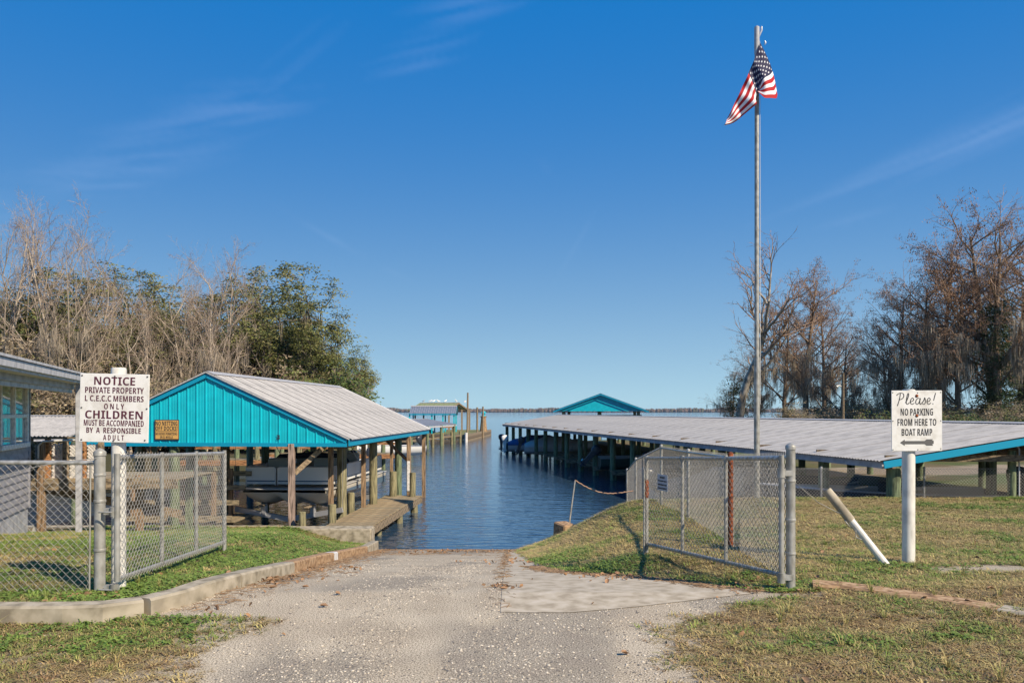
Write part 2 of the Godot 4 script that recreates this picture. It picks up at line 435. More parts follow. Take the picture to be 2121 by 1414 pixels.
func setting():
	var g := sheet(steps([[-60, -18, 6], [-18, -7, 0.4], [-7, 7, 0.075], [7, 14, 0.25], [14, 62, 6]]), steps([[-30, 0, 5], [0, 4, 0.5], [4, 12, 0.075], [12, 19, 0.12], [19, 26, 0.4]]), ground_y, ground_color)
	struct(g, "ground", M.ground)
	# concrete apron, 4 mm over the ground, poured against the gate
	var b := MB.new()
	var out := [[-0.05, 6.25], [0.25, 6.18], [0.95, 6.42], [1.6, 6.72], [2.3, 7.02], [2.1, 7.35], [1.75, 7.75], [1.2, 8.5], [0.6, 9.2], [0.32, 10.9], [0.14, 14.0], [0.02, 18.6]]
	for i in 60:
		var d0 := 6.25 + (18.6 - 6.25) * pow(i / 60.0, 1.4); var d1 := 6.25 + (18.6 - 6.25) * pow((i + 1) / 60.0, 1.4)
		var xr := func(d): return lerps([[6.2, 0.3], [6.42, 0.95], [6.72, 1.6], [7.02, 2.25], [7.35, 2.05], [7.75, 1.72], [8.5, 1.18], [9.2, 0.6], [10.9, 0.32], [14.0, 0.14], [18.6, 0.02]], d)
		var xl := -0.09
		for k in 8:
			var q := func(u, d): 
				var x: float = lerpf(xl, xr.call(d), u)
				return P(x, d, road_y(d) + 0.005)
			b.quad(q.call(k / 8.0, d0), q.call((k + 1) / 8.0, d0), q.call((k + 1) / 8.0, d1), q.call(k / 8.0, d1))
	struct(b, "concrete_pavement", M.slab)
	# lake
	var w := MB.new()
	var k := 0
	for q in [[-4000, 30], [4000, 30], [4000, -4200], [-4000, -4200]]:
		w.v.append(Vector3(q[0], 0, q[1])); w.uv.append(Vector2(q[0] / 9.0, q[1] / 4.2))
	w.v = PackedVector3Array([Vector3(-4000, 0, -14), Vector3(4000, 0, -14), Vector3(4000, 0, -4200), Vector3(-4000, 0, -4200)])
	w.uv = PackedVector2Array([Vector2(-4000 / 20.0, 14 / 5.0), Vector2(4000 / 20.0, 14 / 5.0), Vector2(4000 / 20.0, 4200 / 5.0), Vector2(-4000 / 20.0, 4200 / 5.0)])
	w.idx = PackedInt32Array([0, 2, 1, 0, 3, 2])
	struct(w, "lake_water", M.water)
	# banks
	var bank_col := func(x, d):
		var n := nz.get_noise_2d(x * 12, d * 12)
		var c := Color(0.20, 0.15, 0.07).lerp(Color(0.10, 0.14, 0.03), clampf(0.5 + 1.5 * n, 0, 1))
		if absf(d - 33.0 - 0.25 * (x - 14)) < 2.2 + n: c = Color(0.42, 0.34, 0.24)
		return c
	var bank_edge := [[18.5, 12.8], [42.0, 8.7], [70.0, 4.0], [74.0, 19.0], [85.0, 21.0], [110.0, 26.0]]
	var bank := func(x, d): return lerpf(-0.8, 0.75 + 0.1 * nz.get_noise_2d(x * 8, d * 8), smoothstep(0.0, 0.5, x - lerps(bank_edge, d))) if d > 18.6 and d < 112 else -0.8
	struct(sheet(steps([[3, 30, 0.5], [30, 160, 8]]), steps([[18.4, 50, 0.6], [50, 114, 4]]), bank, bank_col), "right_bank", M.ground)
	var shore_col := func(x, d):
		return Color(0.16, 0.12, 0.07).lerp(Color(0.07, 0.07, 0.03), clampf(0.5 + 1.5 * nz.get_noise_2d(x * 9, d * 9), 0, 1))
	var shore := func(x, d): return lerpf(-0.8, 0.8, smoothstep(42.0, 44.0, d) * smoothstep(-9.0, -11.0, x) * smoothstep(118, 112, d))
	struct(sheet(steps([[-160, -40, 8], [-40, -8, 1]]), steps([[41, 48, 0.7], [48, 120, 6]]), shore, shore_col), "left_shore", M.ground)
	# far shore woods: a ribbon of crowns three kilometres off, one mass
	var cr := MB.new()
	rng.seed = 77
	cr.tube([Vector3(0, 0, 0), Vector3(0, 0.15, 0), Vector3(0, 0.5, 0), Vector3(0, 0.8, 0), Vector3(0, 1, 0)], [0.5, 0.85, 1.0, 0.7, 0.12], 6, false)
	var xf := []; var cs := []
	for i in 7000:
		var x := rng.randf_range(-2600, 2600)
		var h := 11.0 + 7.0 * nz.get_noise_1d(x * 0.8) + rng.randf_range(-3.5, 4.5)
		xf.append(Transform3D(Basis(Vector3.UP, rng.randf() * TAU).scaled(Vector3(rng.randf_range(3, 9), h, rng.randf_range(3, 9))), Vector3(x, 0, -3000 - rng.randf_range(0, 120))))
		var br := rng.randf()
		cs.append(Color(0.13, 0.085, 0.065).lerp(Color(0.07, 0.075, 0.04), 0.8 if br < 0.25 else 0.1))
	var fw := copies(cr.mesh(), "far_woods", M.tint, self, xf, cs)
	stuff(fw, "distant brown woods along the far lake shore", "woods")
	kerbs()
	ground_cover()

func kerb_block(parent: Node, pts: Array, w: float, top: Callable, low: float, m: Material, called := "kerb_block"):
	# a run of kerb stone: pts are (x, d); top(i) gives its top height; a chamfer along the exposed edges
	var rows := []
	for i in pts.size():
		var a: Vector2 = pts[mini(i + 1, pts.size() - 1)] - pts[maxi(i - 1, 0)]
		var s := Vector2(a.y, -a.x).normalized() * w * 0.5
		var t: float = top.call(pts[i].x, pts[i].y)
		var c := 0.018
		var at := func(k: float, y: float) -> Vector3: return P(pts[i].x + s.x * k, pts[i].y + s.y * k, y)
		rows.append([at.call(1, t - low), at.call(1, t - c), at.call(1 - 2 * c / w, t), at.call(-1 + 2 * c / w, t), at.call(-1, t - c), at.call(-1, t - low)])
	var b := MB.new()
	for i in rows.size() - 1:
		for j in 5: b.quad(rows[i][j], rows[i][j + 1], rows[i + 1][j + 1], rows[i + 1][j])
	b.fan(rows[0].duplicate()); var e: Array = rows[-1].duplicate(); e.reverse(); b.fan(e)
	part(b, called, m, parent)
func kerbs():
	var k := thing("concrete_kerb", "weathered concrete kerb curving from the signpost down beside the ramp", "kerb")
	var line := []
	for x in [-9.0, -7.5, -6.0, -5.0, -4.2, -3.7, -3.35]: line.append(Vector2(x, 6.0 + 0.012 * (x + 3.3)))
	for q in [[-3.1, 6.04], [-2.88, 6.2], [-2.74, 6.5], [-2.66, 6.9], [-2.6, 7.4], [-2.57, 8.0], [-2.56, 8.6], [-2.6, 9.2], [-2.68, 10.0], [-2.78, 11.0], [-2.88, 12.5], [-2.98, 14.5], [-3.08, 16.5], [-3.14, 18.2]]: line.append(Vector2(q[0], q[1]))
	var top := func(x, d): return maxf(road_y(d) + 0.13, 0.30)
	var cuts := [[0, 4, M.concrete], [4, 8, M.concrete], [8, 11, M.concrete], [11, 14, M.concrete], [14, 16, M.concrete_tan], [16, 17, M.concrete_tan], [17, 18, M.white], [18, 19, M.concrete_tan], [19, 20, M.concrete]]
	for c in cuts:
		var run := line.slice(c[0], c[1] + 1)
		var u: Vector2 = (run[1] - run[0]).normalized(); var w: Vector2 = (run[-1] - run[-2]).normalized()
		run[0] += u * 0.006; run[-1] -= w * 0.006
		if c[2] == M.white: run = [run[0], run[0] + u * 0.35]
		kerb_block(k, run, 0.175, top, 0.4, c[2])
	kerb_block(k, [line[17] + (line[18] - line[17]).normalized() * 0.365, line[18]], 0.17, top, 0.4, M.concrete_tan)
	var s := thing("sunken_kerb", "flat tan and grey concrete strip sunk in the dry grass by the gate post", "kerb")
	var t2 := func(_x, _d): return 1.712
	kerb_block(s, [Vector2(2.72, 7.2), Vector2(2.95, 7.12), Vector2(3.2, 6.92)], 0.24, t2, 0.3, M.concrete_tan)
	kerb_block(s, [Vector2(3.206, 6.915), Vector2(3.55, 6.6), Vector2(3.85, 6.28)], 0.235, t2, 0.3, M.concrete_tan)
	kerb_block(s, [Vector2(3.856, 6.274), Vector2(4.3, 5.8), Vector2(4.8, 5.2), Vector2(5.4, 4.4)], 0.235, t2, 0.3, M.concrete)
	# seawall before the boat shed
	var wl := thing("concrete_seawall", "low weathered concrete seawall between the lawn and the turquoise shed", "seawall")
	for c in [[-14.0, -10.8], [-10.79, -7.6], [-7.59, -5.4]]:
		var b := MB.new(); b.cbox(P((c[0] + c[1]) / 2, 18.75, -0.2), Vector3(c[1] - c[0], 1.5, 0.35), 0.02); part(b, "wall_block", M.concrete, wl)
	var b2 := MB.new(); b2.cbox(P(-4.33, 18.72, -0.25), Vector3(2.12, 1.56, 0.5), 0.03); part(b2, "wall_block", M.concrete, wl)
	# block and rod at the water's edge
	var bl := MB.new()
	bl.cbox(P(1.27, 19.3, 0.2), Vector3(0.36, 0.7, 0.5), 0.03, Basis(Vector3.UP, 0.5) * Basis(Vector3.RIGHT, 0.08))
	tag(part(bl, "concrete_block", M.concrete_tan, self), "squat concrete block half buried at the water's edge", "block")

func ground_cover():
	rng.seed = 5
	# a tuft of six bent blades
	var tuft := MB.new()
	for i in 7:
		var a := rng.randf() * TAU
		var o := Vector3(cos(a), 0, sin(a)) * rng.randf_range(0.004, 0.03)
		var l := Vector3(cos(a + rng.randf_range(-1, 1)), 0, sin(a + rng.randf_range(-1, 1)))
		var s := Vector3(-l.z, 0, l.x) * 0.0035
		var h := rng.randf_range(0.02, 0.05)
		var mid := o + l * h * 0.5 + Vector3.UP * h * 0.7
		tuft.quad(o - s, o + s, mid + s * 0.8, mid - s * 0.8)
		tuft.tri(mid - s * 0.8, mid + s * 0.8, o + l * h * 1.5 + Vector3.UP * h * 0.75)
	var weed := MB.new()
	for i in 9:
		var a := rng.randf() * TAU
		var c := Vector3(cos(a), 0, sin(a)) * rng.randf_range(0.005, 0.045) + Vector3.UP * rng.randf_range(0.012, 0.035)
		var u := Vector3(cos(a * 3), 0.25 * rng.randf_range(-1, 1), sin(a * 3)) * 0.013
		var w := Vector3(-u.z, 0.004, u.x) * 0.8
		weed.quad(c - u, c - w, c + u, c + w)
	var xf := []; var cs := []; var wx := []; var wc := []
	var green := Color(0.165, 0.23, 0.04)
	var straw := Color(0.46, 0.36, 0.145)
	var brown := Color(0.25, 0.155, 0.075)
	var zones := [[-9.5, 5.6, 3.3, 7.3, 90000], [-9.5, -2.5, 7.2, 18.5, 42000], [0.1, 11.5, 7.0, 17.4, 95000], [0.2, 4.6, 17.0, 22.6, 10000]]
	for z in zones:
		for i in z[4]:
			var x := rng.randf_range(z[0], z[1])
			var d := rng.randf_range(z[2], z[3])
			if absf(x) > 0.68 * d + 0.4: continue
			var c := cover(x, d)
			if rng.randf() > c.g * 1.05 - 0.02: continue
			var y := ground_y(x, d)
			if y < 0.03: continue
			var t := clampf(c.green + rng.randf_range(-0.38, 0.38), 0, 1)
			var k := rng.randf()
			var base := straw.lerp(brown, k * k) if d > 7.0 else straw.lerp(brown, clampf(k * 1.15, 0, 1))
			var col := base.lerp(green, smoothstep(0.25, 0.75, t)) * rng.randf_range(0.75, 1.25)
			var far := 1.0 + maxf(0, d - 9.0) * 0.045
			var B := Basis(Vector3.UP, rng.randf() * TAU).scaled(Vector3.ONE * rng.randf_range(0.55, 1.2) * far)
			if t > 0.55 and c.green > 0.52 and rng.randf() < 0.6:
				wx.append(Transform3D(B, P(x, d, y))); wc.append(green.lerp(Color(0.09, 0.17, 0.022), rng.randf()) * rng.randf_range(0.8, 1.25))
			else:
				xf.append(Transform3D(B.scaled(Vector3(1, rng.randf_range(0.4, 1.25) * lerpf(0.55, 1.1, t), 1)), P(x, d, y - 0.004))); cs.append(col)
	stuff(copies(tuft.mesh(), "lawn_grass", M.leafy, self, xf, cs), "short olive and straw coloured grass of the lawns", "grass")
	stuff(copies(weed.mesh(), "clover_weeds", M.leafy, self, wx, wc), "bright green clover weeds growing in patches", "weeds")
	# taller tufts in the verge
	var tall := MB.new()
	for i in 16:
		var a := rng.randf() * TAU
		var l := Vector3(cos(a), 0, sin(a))
		var s := Vector3(-l.z, 0, l.x) * 0.003
		var h := rng.randf_range(0.08, 0.2)
		var lean := rng.randf_range(0.3, 1.3)
		var p1 := l * h * 0.35 * lean + Vector3.UP * h * 0.6; var p2 := l * h * lean + Vector3.UP * h * 0.85
		tall.quad(l * 0.01 - s, l * 0.01 + s, p1 + s, p1 - s); tall.tri(p1 - s, p1 + s, p2)
	xf = []; cs = []
	for i in 420:
		var d := rng.randf_range(4.4, 7.0); var x := rng.randf_range(-4.6, 5.2)
		if i % 3 == 0: d = rng.randf_range(7.0, 11.0); x = rng.randf_range(0.8, 7)
		var c := cover(x, d)
		if c.g < 0.6 or rng.randf() > 0.5: continue
		xf.append(Transform3D(Basis(Vector3.UP, rng.randf() * TAU).scaled(Vector3.ONE * rng.randf_range(0.35, 0.8)), P(x, d, ground_y(x, d))))
		cs.append(straw.lerp(green, rng.randf() * 0.9))
	stuff(copies(tall.mesh(), "tall_grass", M.leafy, self, xf, cs), "scattered taller grass tufts in the dry verge", "grass")
	# gravel
	var peb := MB.new()
	peb.tube([Vector3(0, -0.4, 0), Vector3(0.05, 0.15, 0), Vector3(0, 0.55, 0.05)], [0.6, 0.95, 0.35], 5)
	xf = []; cs = []
	for i in 190000:
		var d := 3.8 + 9.2 * pow(rng.randf(), 1.5)
		var x := rng.randf_range(-4.2, 3.6)
		if x > lerps(EDGE, d) + 0.3 and d > 7: continue
		if x < lerps(KERB, d) + 0.1 and d > 6.0: continue
		var lip := lerps([[0.0, 6.22], [0.3, 6.18], [0.95, 6.42], [1.6, 6.72], [2.25, 7.02]], x)
		if x > -0.09 and d > lip and rng.randf() < 0.965 - 0.9 * smoothstep(0.22, 0.0, d - lip + 0.1 * rng.randf()): continue
		var c := cover(x, d)
		if rng.randf() < c.g * 0.93: continue
		var drift := nz.get_noise_2d(x * 45 + 77, d * 20)
		if drift > 0.1 and rng.randf() < 0.6: continue
		if nz.get_noise_2d(x * 55 + 31, d * 32 + 9) < rng.randf_range(-0.5, 0.16): continue
		if minf(absf(x + 1.95 - 0.10 * (d - 6.0) - 0.08 * sin(d * 0.9)), absf(x + 0.45 - 0.06 * (d - 6.0) - 0.08 * sin(d * 0.9 + 0.4))) < 0.14 and rng.randf() < 0.8: continue
		var s := 0.0026 + 0.008 * pow(rng.randf(), 6.0)
		xf.append(Transform3D(Basis(Vector3(rng.randf() - 0.5, 1, rng.randf() - 0.5).normalized(), rng.randf() * TAU).scaled(Vector3(s * rng.randf_range(0.8, 1.5), s * 0.7, s)), P(x, d, ground_y(x, d) + s * 0.15)))
		var t := rng.randf()
		cs.append(Color(0.64, 0.57, 0.46) * rng.randf_range(0.65, 1.1) if t < 0.5 else (Color(0.42, 0.36, 0.29) if t < 0.7 else Color(0.15, 0.14, 0.13)))
	stuff(copies(peb.mesh(), "gravel", M.tint, self, xf, cs), "loose pale shell gravel strewn over the ramp road", "gravel")
	# leaf litter: curled dry leaves and needles along kerb, posts and pavement edge
	var leaf := MB.new()
	leaf.grid([[Vector3(-0.5, 0.12, 0), Vector3(-0.25, 0.25, 0.28), Vector3(0.2, 0.2, 0.3), Vector3(0.55, 0.05, 0)], [Vector3(-0.5, 0.12, 0), Vector3(-0.25, 0.0, 0), Vector3(0.2, 0.02, 0), Vector3(0.55, 0.05, 0)], [Vector3(-0.5, 0.12, 0), Vector3(-0.25, 0.22, -0.3), Vector3(0.2, 0.3, -0.26), Vector3(0.55, 0.05, 0)]])
	xf = []; cs = []
	var spots := [[-3.5, 6.45, 0.22, 60], [-4.6, 6.3, 0.8, 40], [-2.35, 8.0, 0.35, 50], [-2.45, 10.0, 0.5, 40], [2.3, 7.2, 0.35, 60], [1.2, 8.4, 0.5, 50], [0.2, 12.0, 0.7, 50], [-1.5, 17.0, 1.4, 130], [-5.5, 9, 2.2, 50], [3.5, 9.5, 2.5, 50], [2.5, 5.6, 1.6, 24], [6, 11, 3.0, 40], [-0.1, 7.4, 0.15, 15], [-2.0, 6.6, 0.7, 12]]
	for s in spots:
		for i in s[3]:
			var x: float = s[0] + rng.randfn() * s[2] * 0.6; var d: float = s[1] + rng.randfn() * s[2] * 0.6
			var y := ground_y(x, d)
			if y < 0.02: continue
			xf.append(Transform3D(Basis(Vector3(rng.randfn() * 0.4, 1, rng.randfn() * 0.4).normalized(), rng.randf() * TAU).scaled(Vector3.ONE * rng.randf_range(0.025, 0.075)), P(x, d, y + 0.012)))
			cs.append(Color(0.36, 0.20, 0.10).lerp(Color(0.24, 0.15, 0.085), rng.randf()))
	stuff(copies(leaf.mesh(), "fallen_leaves", M.leafy, self, xf, cs), "curled brown fallen leaves along kerb and fence", "leaves")
	var stick := MB.new()
	stick.tube([Vector3(-0.5, 0, 0), Vector3(0, 0.06, 0.05), Vector3(0.5, 0, 0)], [0.02, 0.03, 0.015], 4)
	xf = []; cs = []
	for i in 5400:
		var d := 6.3 + 12.2 * rng.randf(); var x := 0.0
		var k := i % 4
		if k == 0: x = lerps(KERB, d) + 0.12 + absf(rng.randfn()) * 0.22
		elif k == 1: d = 7.0 + 3.6 * rng.randf(); x = lerps(EDGE, d) + rng.randfn() * 0.1
		elif k == 2: d = rng.randf_range(14.5, 18.4); x = rng.randf_range(-3.0, 0.6)
		else: x = -0.1 + rng.randfn() * 0.05
		if k == 3 and rng.randf() < 0.8: continue
		if k == 2 and nz.get_noise_2d(x * 60, d * 40) < 0.0: continue
		var y := ground_y(x, d)
		if y < 0.01: continue
		xf.append(Transform3D(Basis(Vector3.UP, rng.randf() * TAU).scaled(Vector3(1, 1, 1) * rng.randf_range(0.05, 0.13)), P(x, d, y + 0.008)))
		cs.append(Color(0.20, 0.12, 0.065).lerp(Color(0.32, 0.22, 0.13), rng.randf()))
	stuff(copies(stick.mesh(), "twig_litter", M.tint, self, xf, cs), "brown needles and twigs gathered along the road edges", "litter")

# ---------------------------------------------------------------- chain link
func chain_link(parent: Node, at: Callable, length: float, height: float, pitch := 0.034, r := 0.0021, m: Material = null, spikes := 0.04):
	# at(s, h) -> point on the fence plane, s along the run
	var b := MB.new()
	var n := int(length / pitch)
	var rows := int((height + spikes) / (pitch * 1.0))
	for k in n + 1:
		var prev := Vector3.ZERO
		for j in rows + 1:
			var s: float = clampf(k * pitch + (0.5 if (j + k) % 2 == 0 else -0.5) * pitch, 0.0, length)
			var p: Vector3 = at.call(s, minf(j * pitch, height + spikes), (0.003 if (j + k) % 2 == 0 else -0.003))
			if j > 0:
				var z := (p - prev)
				var x := z.cross(Vector3.UP).normalized() if absf(z.normalized().y) < 0.98 else Vector3.RIGHT
				var y := z.normalized().cross(x)
				var q := b.v.size()
				for e in [prev, p]:
					b.v.append(e + x * r); b.v.append(e + (x * -0.5 + y * 0.87) * r); b.v.append(e + (x * -0.5 - y * 0.87) * r)
				b.ring(q, q + 3, 3)
			prev = p
	part(b, "chain_link_mesh", m if m else M.wire, parent)
func cap_post(parent: Node, at: Vector3, h: float, r: float, called := "post", m: Material = null, bands := []):
	var b := MB.new()
	b.tube([at, at + Vector3.UP * h], [r, r], 14, false)
	b.tube([at + Vector3.UP * (h - 0.03), at + Vector3.UP * h, at + Vector3.UP * (h + 0.01), at + Vector3.UP * (h + r * 0.5), at + Vector3.UP * (h + r * 0.75)], [r + 0.006, r + 0.006, r * 0.9, r * 0.6, 0.004], 14)
	part(b, called, m if m else M.galv, parent)
	for y in bands:
		var c := MB.new()
		c.tube([at + Vector3.UP * (y - 0.012), at + Vector3.UP * (y - 0.01), at + Vector3.UP * (y + 0.01), at + Vector3.UP * (y + 0.012)], [r, r + 0.005, r + 0.005, r], 14, false)
		part(c, "tension_band", M.galv, parent)

func leaf_gate(name_label: String, hinge: Vector2, tip: Vector2, yt: Vector2, yb: Vector2, mids: Array, out: float) -> Node3D:
	var t := thing("chain_link_gate", name_label, "gate", P(hinge.x, hinge.y, 0))
	var o := t.position
	var pt := func(u: float, h: float) -> Vector3:   # h 0..1 between the rails
		return P(lerpf(hinge.x, tip.x, u), lerpf(hinge.y, tip.y, u), lerpf(lerpf(yb.x, yb.y, u), lerpf(yt.x, yt.y, u), h)) - o
	var L := hinge.distance_to(tip)
	for u in [0.0, 1.0] + mids:
		var b := MB.new()
		b.pipe(pt.call(u, -0.02 if u < 1 else -0.1), pt.call(u, 1.03), 0.024 if u in [0.0, 1.0] else 0.019, 10)
		part(b, "upright", M.galv, t)
	for h in [0.0, 1.0]:
		var b := MB.new(); b.pipe(pt.call(0.01, h), pt.call(0.99, h), 0.02, 10); part(b, "rail", M.galv, t)
	var nrm := Vector3(tip.y - hinge.y, 0, tip.x - hinge.x).normalized() * -out
	chain_link(t, func(s, hh, w): return pt.call(s / L, 0.0) + Vector3.UP * (hh - 0.03) + nrm * (0.024 + w), L, 1.06, 0.034, 0.0022)
	return t

func fences():
	# left gate post, fence and gate
	var f := thing("chain_link_fence", "chain-link fence with top rail before the grey clubhouse", "fence", P(-3.46, 6.68, 1.7))
	var gy := 1.7
	cap_post(f, Vector3(0, -0.06, 0), 1.27, 0.045, "terminal_post", null, [0.1, 0.45, 0.86, 1.08])
	var b := MB.new(); b.pipe(Vector3(-0.03, 1.12, 0), Vector3(-6.6, 1.14, 0.05), 0.02, 10); part(b, "top_rail", M.galv, f)
	b = MB.new(); b.pipe(Vector3(-0.085, 0.0, 0.005), Vector3(-0.075, 1.13, 0.005), 0.008, 6); part(b, "tension_bar", M.galv, f)
	for x in [-2.9, -5.8]:
		b = MB.new(); b.pipe(Vector3(x, -0.1, 0), Vector3(x, 1.1, 0), 0.024, 10); part(b, "line_post", M.galv, f)
	chain_link(f, func(s, h, w): return Vector3(-0.08 - s, h + 0.02, 0.03 + w), 6.4, 1.08, 0.034, 0.0022)
	b = MB.new()   # loose tie wire strung over the rail
	b.tube([Vector3(0.0, 1.16, 0.05), Vector3(-0.3, 1.13, 0.06), Vector3(-0.55, 1.08, 0.06), Vector3(-1.0, 0.95, 0.05)], [0.003, 0.003, 0.003, 0.003], 5)
	part(b, "tie_wire", M.wire, f)
	var lg := leaf_gate("chain-link gate leaf swung open over the lawn beside the notice board", Vector2(-3.275, 6.6), Vector2(-3.47, 9.6), Vector2(2.87, 2.75), Vector2(1.86, 1.68), [0.33, 0.66], -1)
	for y in [1.78, 2.42]:
		var h := MB.new()
		h.box(Vector3(-0.06, y, -0.03), Vector3(0.11, 0.055, 0.05)); h.pipe(Vector3(-0.03, y - 0.04, -0.01), Vector3(-0.03, y + 0.04, -0.01), 0.033, 10); h.pipe(Vector3(-0.14, y, 0.03), Vector3(-0.02, y, 0.045), 0.008, 6)
		part(h, "hinge", M.galv, lg)
	# right gate post and gate
	var rg := leaf_gate("chain-link gate leaf swung open with a small grey notice wired on it", Vector2(2.41, 7.12), Vector2(1.64, 9.7), Vector2(2.83, 2.68), Vector2(1.79, 1.64), [0.34, 0.67], 1)
	var h2 := MB.new(); h2.box(Vector3(0.05, 2.7, 0.0), Vector3(0.1, 0.05, 0.05)); h2.pipe(Vector3(0, 2.66, 0), Vector3(0, 2.74, 0), 0.035, 10); part(h2, "hinge", M.galv, rg)
	h2 = MB.new(); h2.box(Vector3(0.05, 1.77, 0.0), Vector3(0.1, 0.05, 0.05)); h2.pipe(Vector3(0, 1.72, 0), Vector3(0, 1.81, 0), 0.035, 10); part(h2, "hinge", M.galv, rg)
	var q := P(1.64, 9.7, 0) - rg.position
	h2 = MB.new(); h2.pipe(q + Vector3(-0.035, 1.46, 0.03), q + Vector3(-0.035, 2.55, 0.03), 0.011, 8); part(h2, "drop_rod", M.galv, rg)
	h2 = MB.new(); h2.pipe(q + Vector3(0, 2.2, 0.001), q + Vector3(0, 2.42, 0.001), 0.0265, 10); part(h2, "rust_patch", M.rust, rg)
	var nt := thing("notice_plate", "small grey metal notice wired to the open gate leaf", "sign", P(1.735, 9.17, 2.43), -1.28)
	b = MB.new(); b.cbox(Vector3.ZERO, Vector3(0.25, 0.185, 0.006), 0.002); part(b, "plate", M.grey_sign, nt)
	var yy := 0.06
	for s in [["NOTICE", 0.11], ["Keep gate open", 0.21], ["when boat is out", 0.21], ["Close & lock it", 0.21]]:
		text(nt, s[0], s[1], 0.022, Vector3(0, yy, 0.006), M.hull_dark, true); yy -= 0.041
	# side fence from the right gate post down to the water
	var sf := thing("chain_link_fence", "chain-link fence running from the gate post down the grass bank to the water", "fence", P(2.5, 7.14, 0))
	var o := sf.position
	var line := [[0.0, 2.5, 7.14, 1.68], [3.1, 2.8, 10.2, 1.5], [6.9, 3.1, 14.0, 1.37], [8.95, 3.0, 16.0, 1.36], [12.7, 3.08, 19.8, 0.88], [15.0, 3.18, 22.0, 0.45]]
	var fp := func(s: float) -> Vector3:
		for i in range(1, line.size()):
			if s <= line[i][0] or i == line.size() - 1:
				var t: float = (s - line[i - 1][0]) / (line[i][0] - line[i - 1][0])
				return P(lerpf(line[i - 1][1], line[i][1], t), lerpf(line[i - 1][2], line[i][2], t), lerpf(line[i - 1][3], line[i][3], t)) - o
		return Vector3.ZERO
	cap_post(sf, fp.call(0.0) + Vector3(0, -0.05, 0), 1.31, 0.041, "terminal_post", null, [0.35, 0.65, 1.0])
	for i in range(1, line.size()):
		var p: Vector3 = fp.call(line[i][0])
		cap_post(sf, p + Vector3(0, -0.15, 0), 1.36, 0.034 if i == 1 else 0.028, "line_post", M.rust if i == 1 else M.galv)
	b = MB.new()
	var pts := []; var rr := []
	for i in 31: pts.append(fp.call(i * 0.5) + Vector3.UP * 1.16); rr.append(0.018)
	b.tube(pts, rr, 8); part(b, "top_rail", M.galv, sf)
	chain_link(sf, func(s, h, w): return fp.call(s) + Vector3(0.03 + w, h + 0.02, 0), 15.0, 1.15, 0.036, 0.0022)
	# cross fence behind the lawn crest
	var cf := thing("chain_link_fence", "low chain-link fence along the lawn before the long white-roofed shed", "fence", P(3.0, 16.6, 0))
	var cp := func(s: float) -> Vector3: return P(3.0 + s * 0.998, 16.6 + minf(s, 2.0) * 0.55, 0.86) - P(3.0, 16.6, 0)
	for s in [1.6, 3.9, 6.2, 8.5, 10.8]:
		var p: Vector3 = cp.call(s)
		cap_post(cf, p + Vector3(0, -0.15, -0.04), 1.3, 0.022, "line_post")
	chain_link(cf, func(s, h, w): return cp.call(s) + Vector3(0, h, w), 12.0, 1.1, 0.036, 0.0028)
	b = MB.new(); b.pipe(cp.call(2.0) + Vector3(0, 1.12, -0.02), cp.call(12.0) + Vector3(0, 1.12, -0.02), 0.004, 6); part(b, "top_wire", M.wire, cf)
	# leaning pipe with its shackle, and the wire to it
	var lp := thing("leaning_pipe", "white pipe with a grey sleeve leaning out of the lawn, shackle hooked on", "pipe", P(4.02, 8.42, 1.55))
	var tip := P(3.44, 8.7, 2.39) - lp.position
	var u := tip.normalized()
	b = MB.new(); b.tube([-u * 0.12, tip * 0.62], [0.041, 0.041], 14); part(b, "lower_pipe", M.pvc, lp)
	b = MB.new(); b.tube([tip * 0.62, tip * 0.98, tip], [0.049, 0.051, 0.05], 14); part(b, "upper_sleeve", M.concrete, lp)
	b = MB.new()
	var side := Vector3(-0.8, -0.5, 0.35).normalized() * 0.05
	var ch := []; var cr2 := []
	for i in 25:
		var t := i / 24.0
		ch.append(tip * lerpf(0.42, 0.78, t) + side * (1.0 + 0.35 * sin(t * 14)) + u.cross(side).normalized() * 0.012 * cos(t * 22)); cr2.append(0.0055)
	b.tube(ch, cr2, 6); part(b, "shackle", M.galv, lp)
	b = MB.new()
	b.tube([P(2.54, 7.16, 2.62), P(3.0, 7.8, 2.36), P(3.5, 8.6, 2.17)], [0.0035, 0.0035, 0.0035], 5)
	tag(part(b, "stay_wire", M.wire, self), "thin stay wire strung from gate post to leaning pipe", "wire")
	# rod and rope at the water
	b = MB.new()
	b.tube([P(1.38, 19.5, 0.2), P(1.42, 19.52, 0.62), P(1.55, 19.6, 1.55)], [0.022, 0.022, 0.02], 8)
	tag(part(b, "leaning_rod", M.galv, self), "thin steel rod leaning beside the concrete block at the water", "rod")
	b = MB.new()
	pts = []; rr = []
	for i in 41:
		var t := i / 40.0
		pts.append(P(lerpf(1.55, 3.1, t), lerpf(19.6, 20.4, t), lerpf(1.56, 1.22, t) - 0.22 * sin(PI * t) * (1 - 0.3 * t)) + Vector3(0, 0.006 * sin(i * 1.9), 0.006 * cos(i * 1.9))); rr.append(0.017 if i % 2 == 0 else 0.013)
	b.tube(pts, rr, 7); tag(part(b, "sagging_rope", M.rope, self), "rusty brown rope sagging from steel rod to fence", "rope")

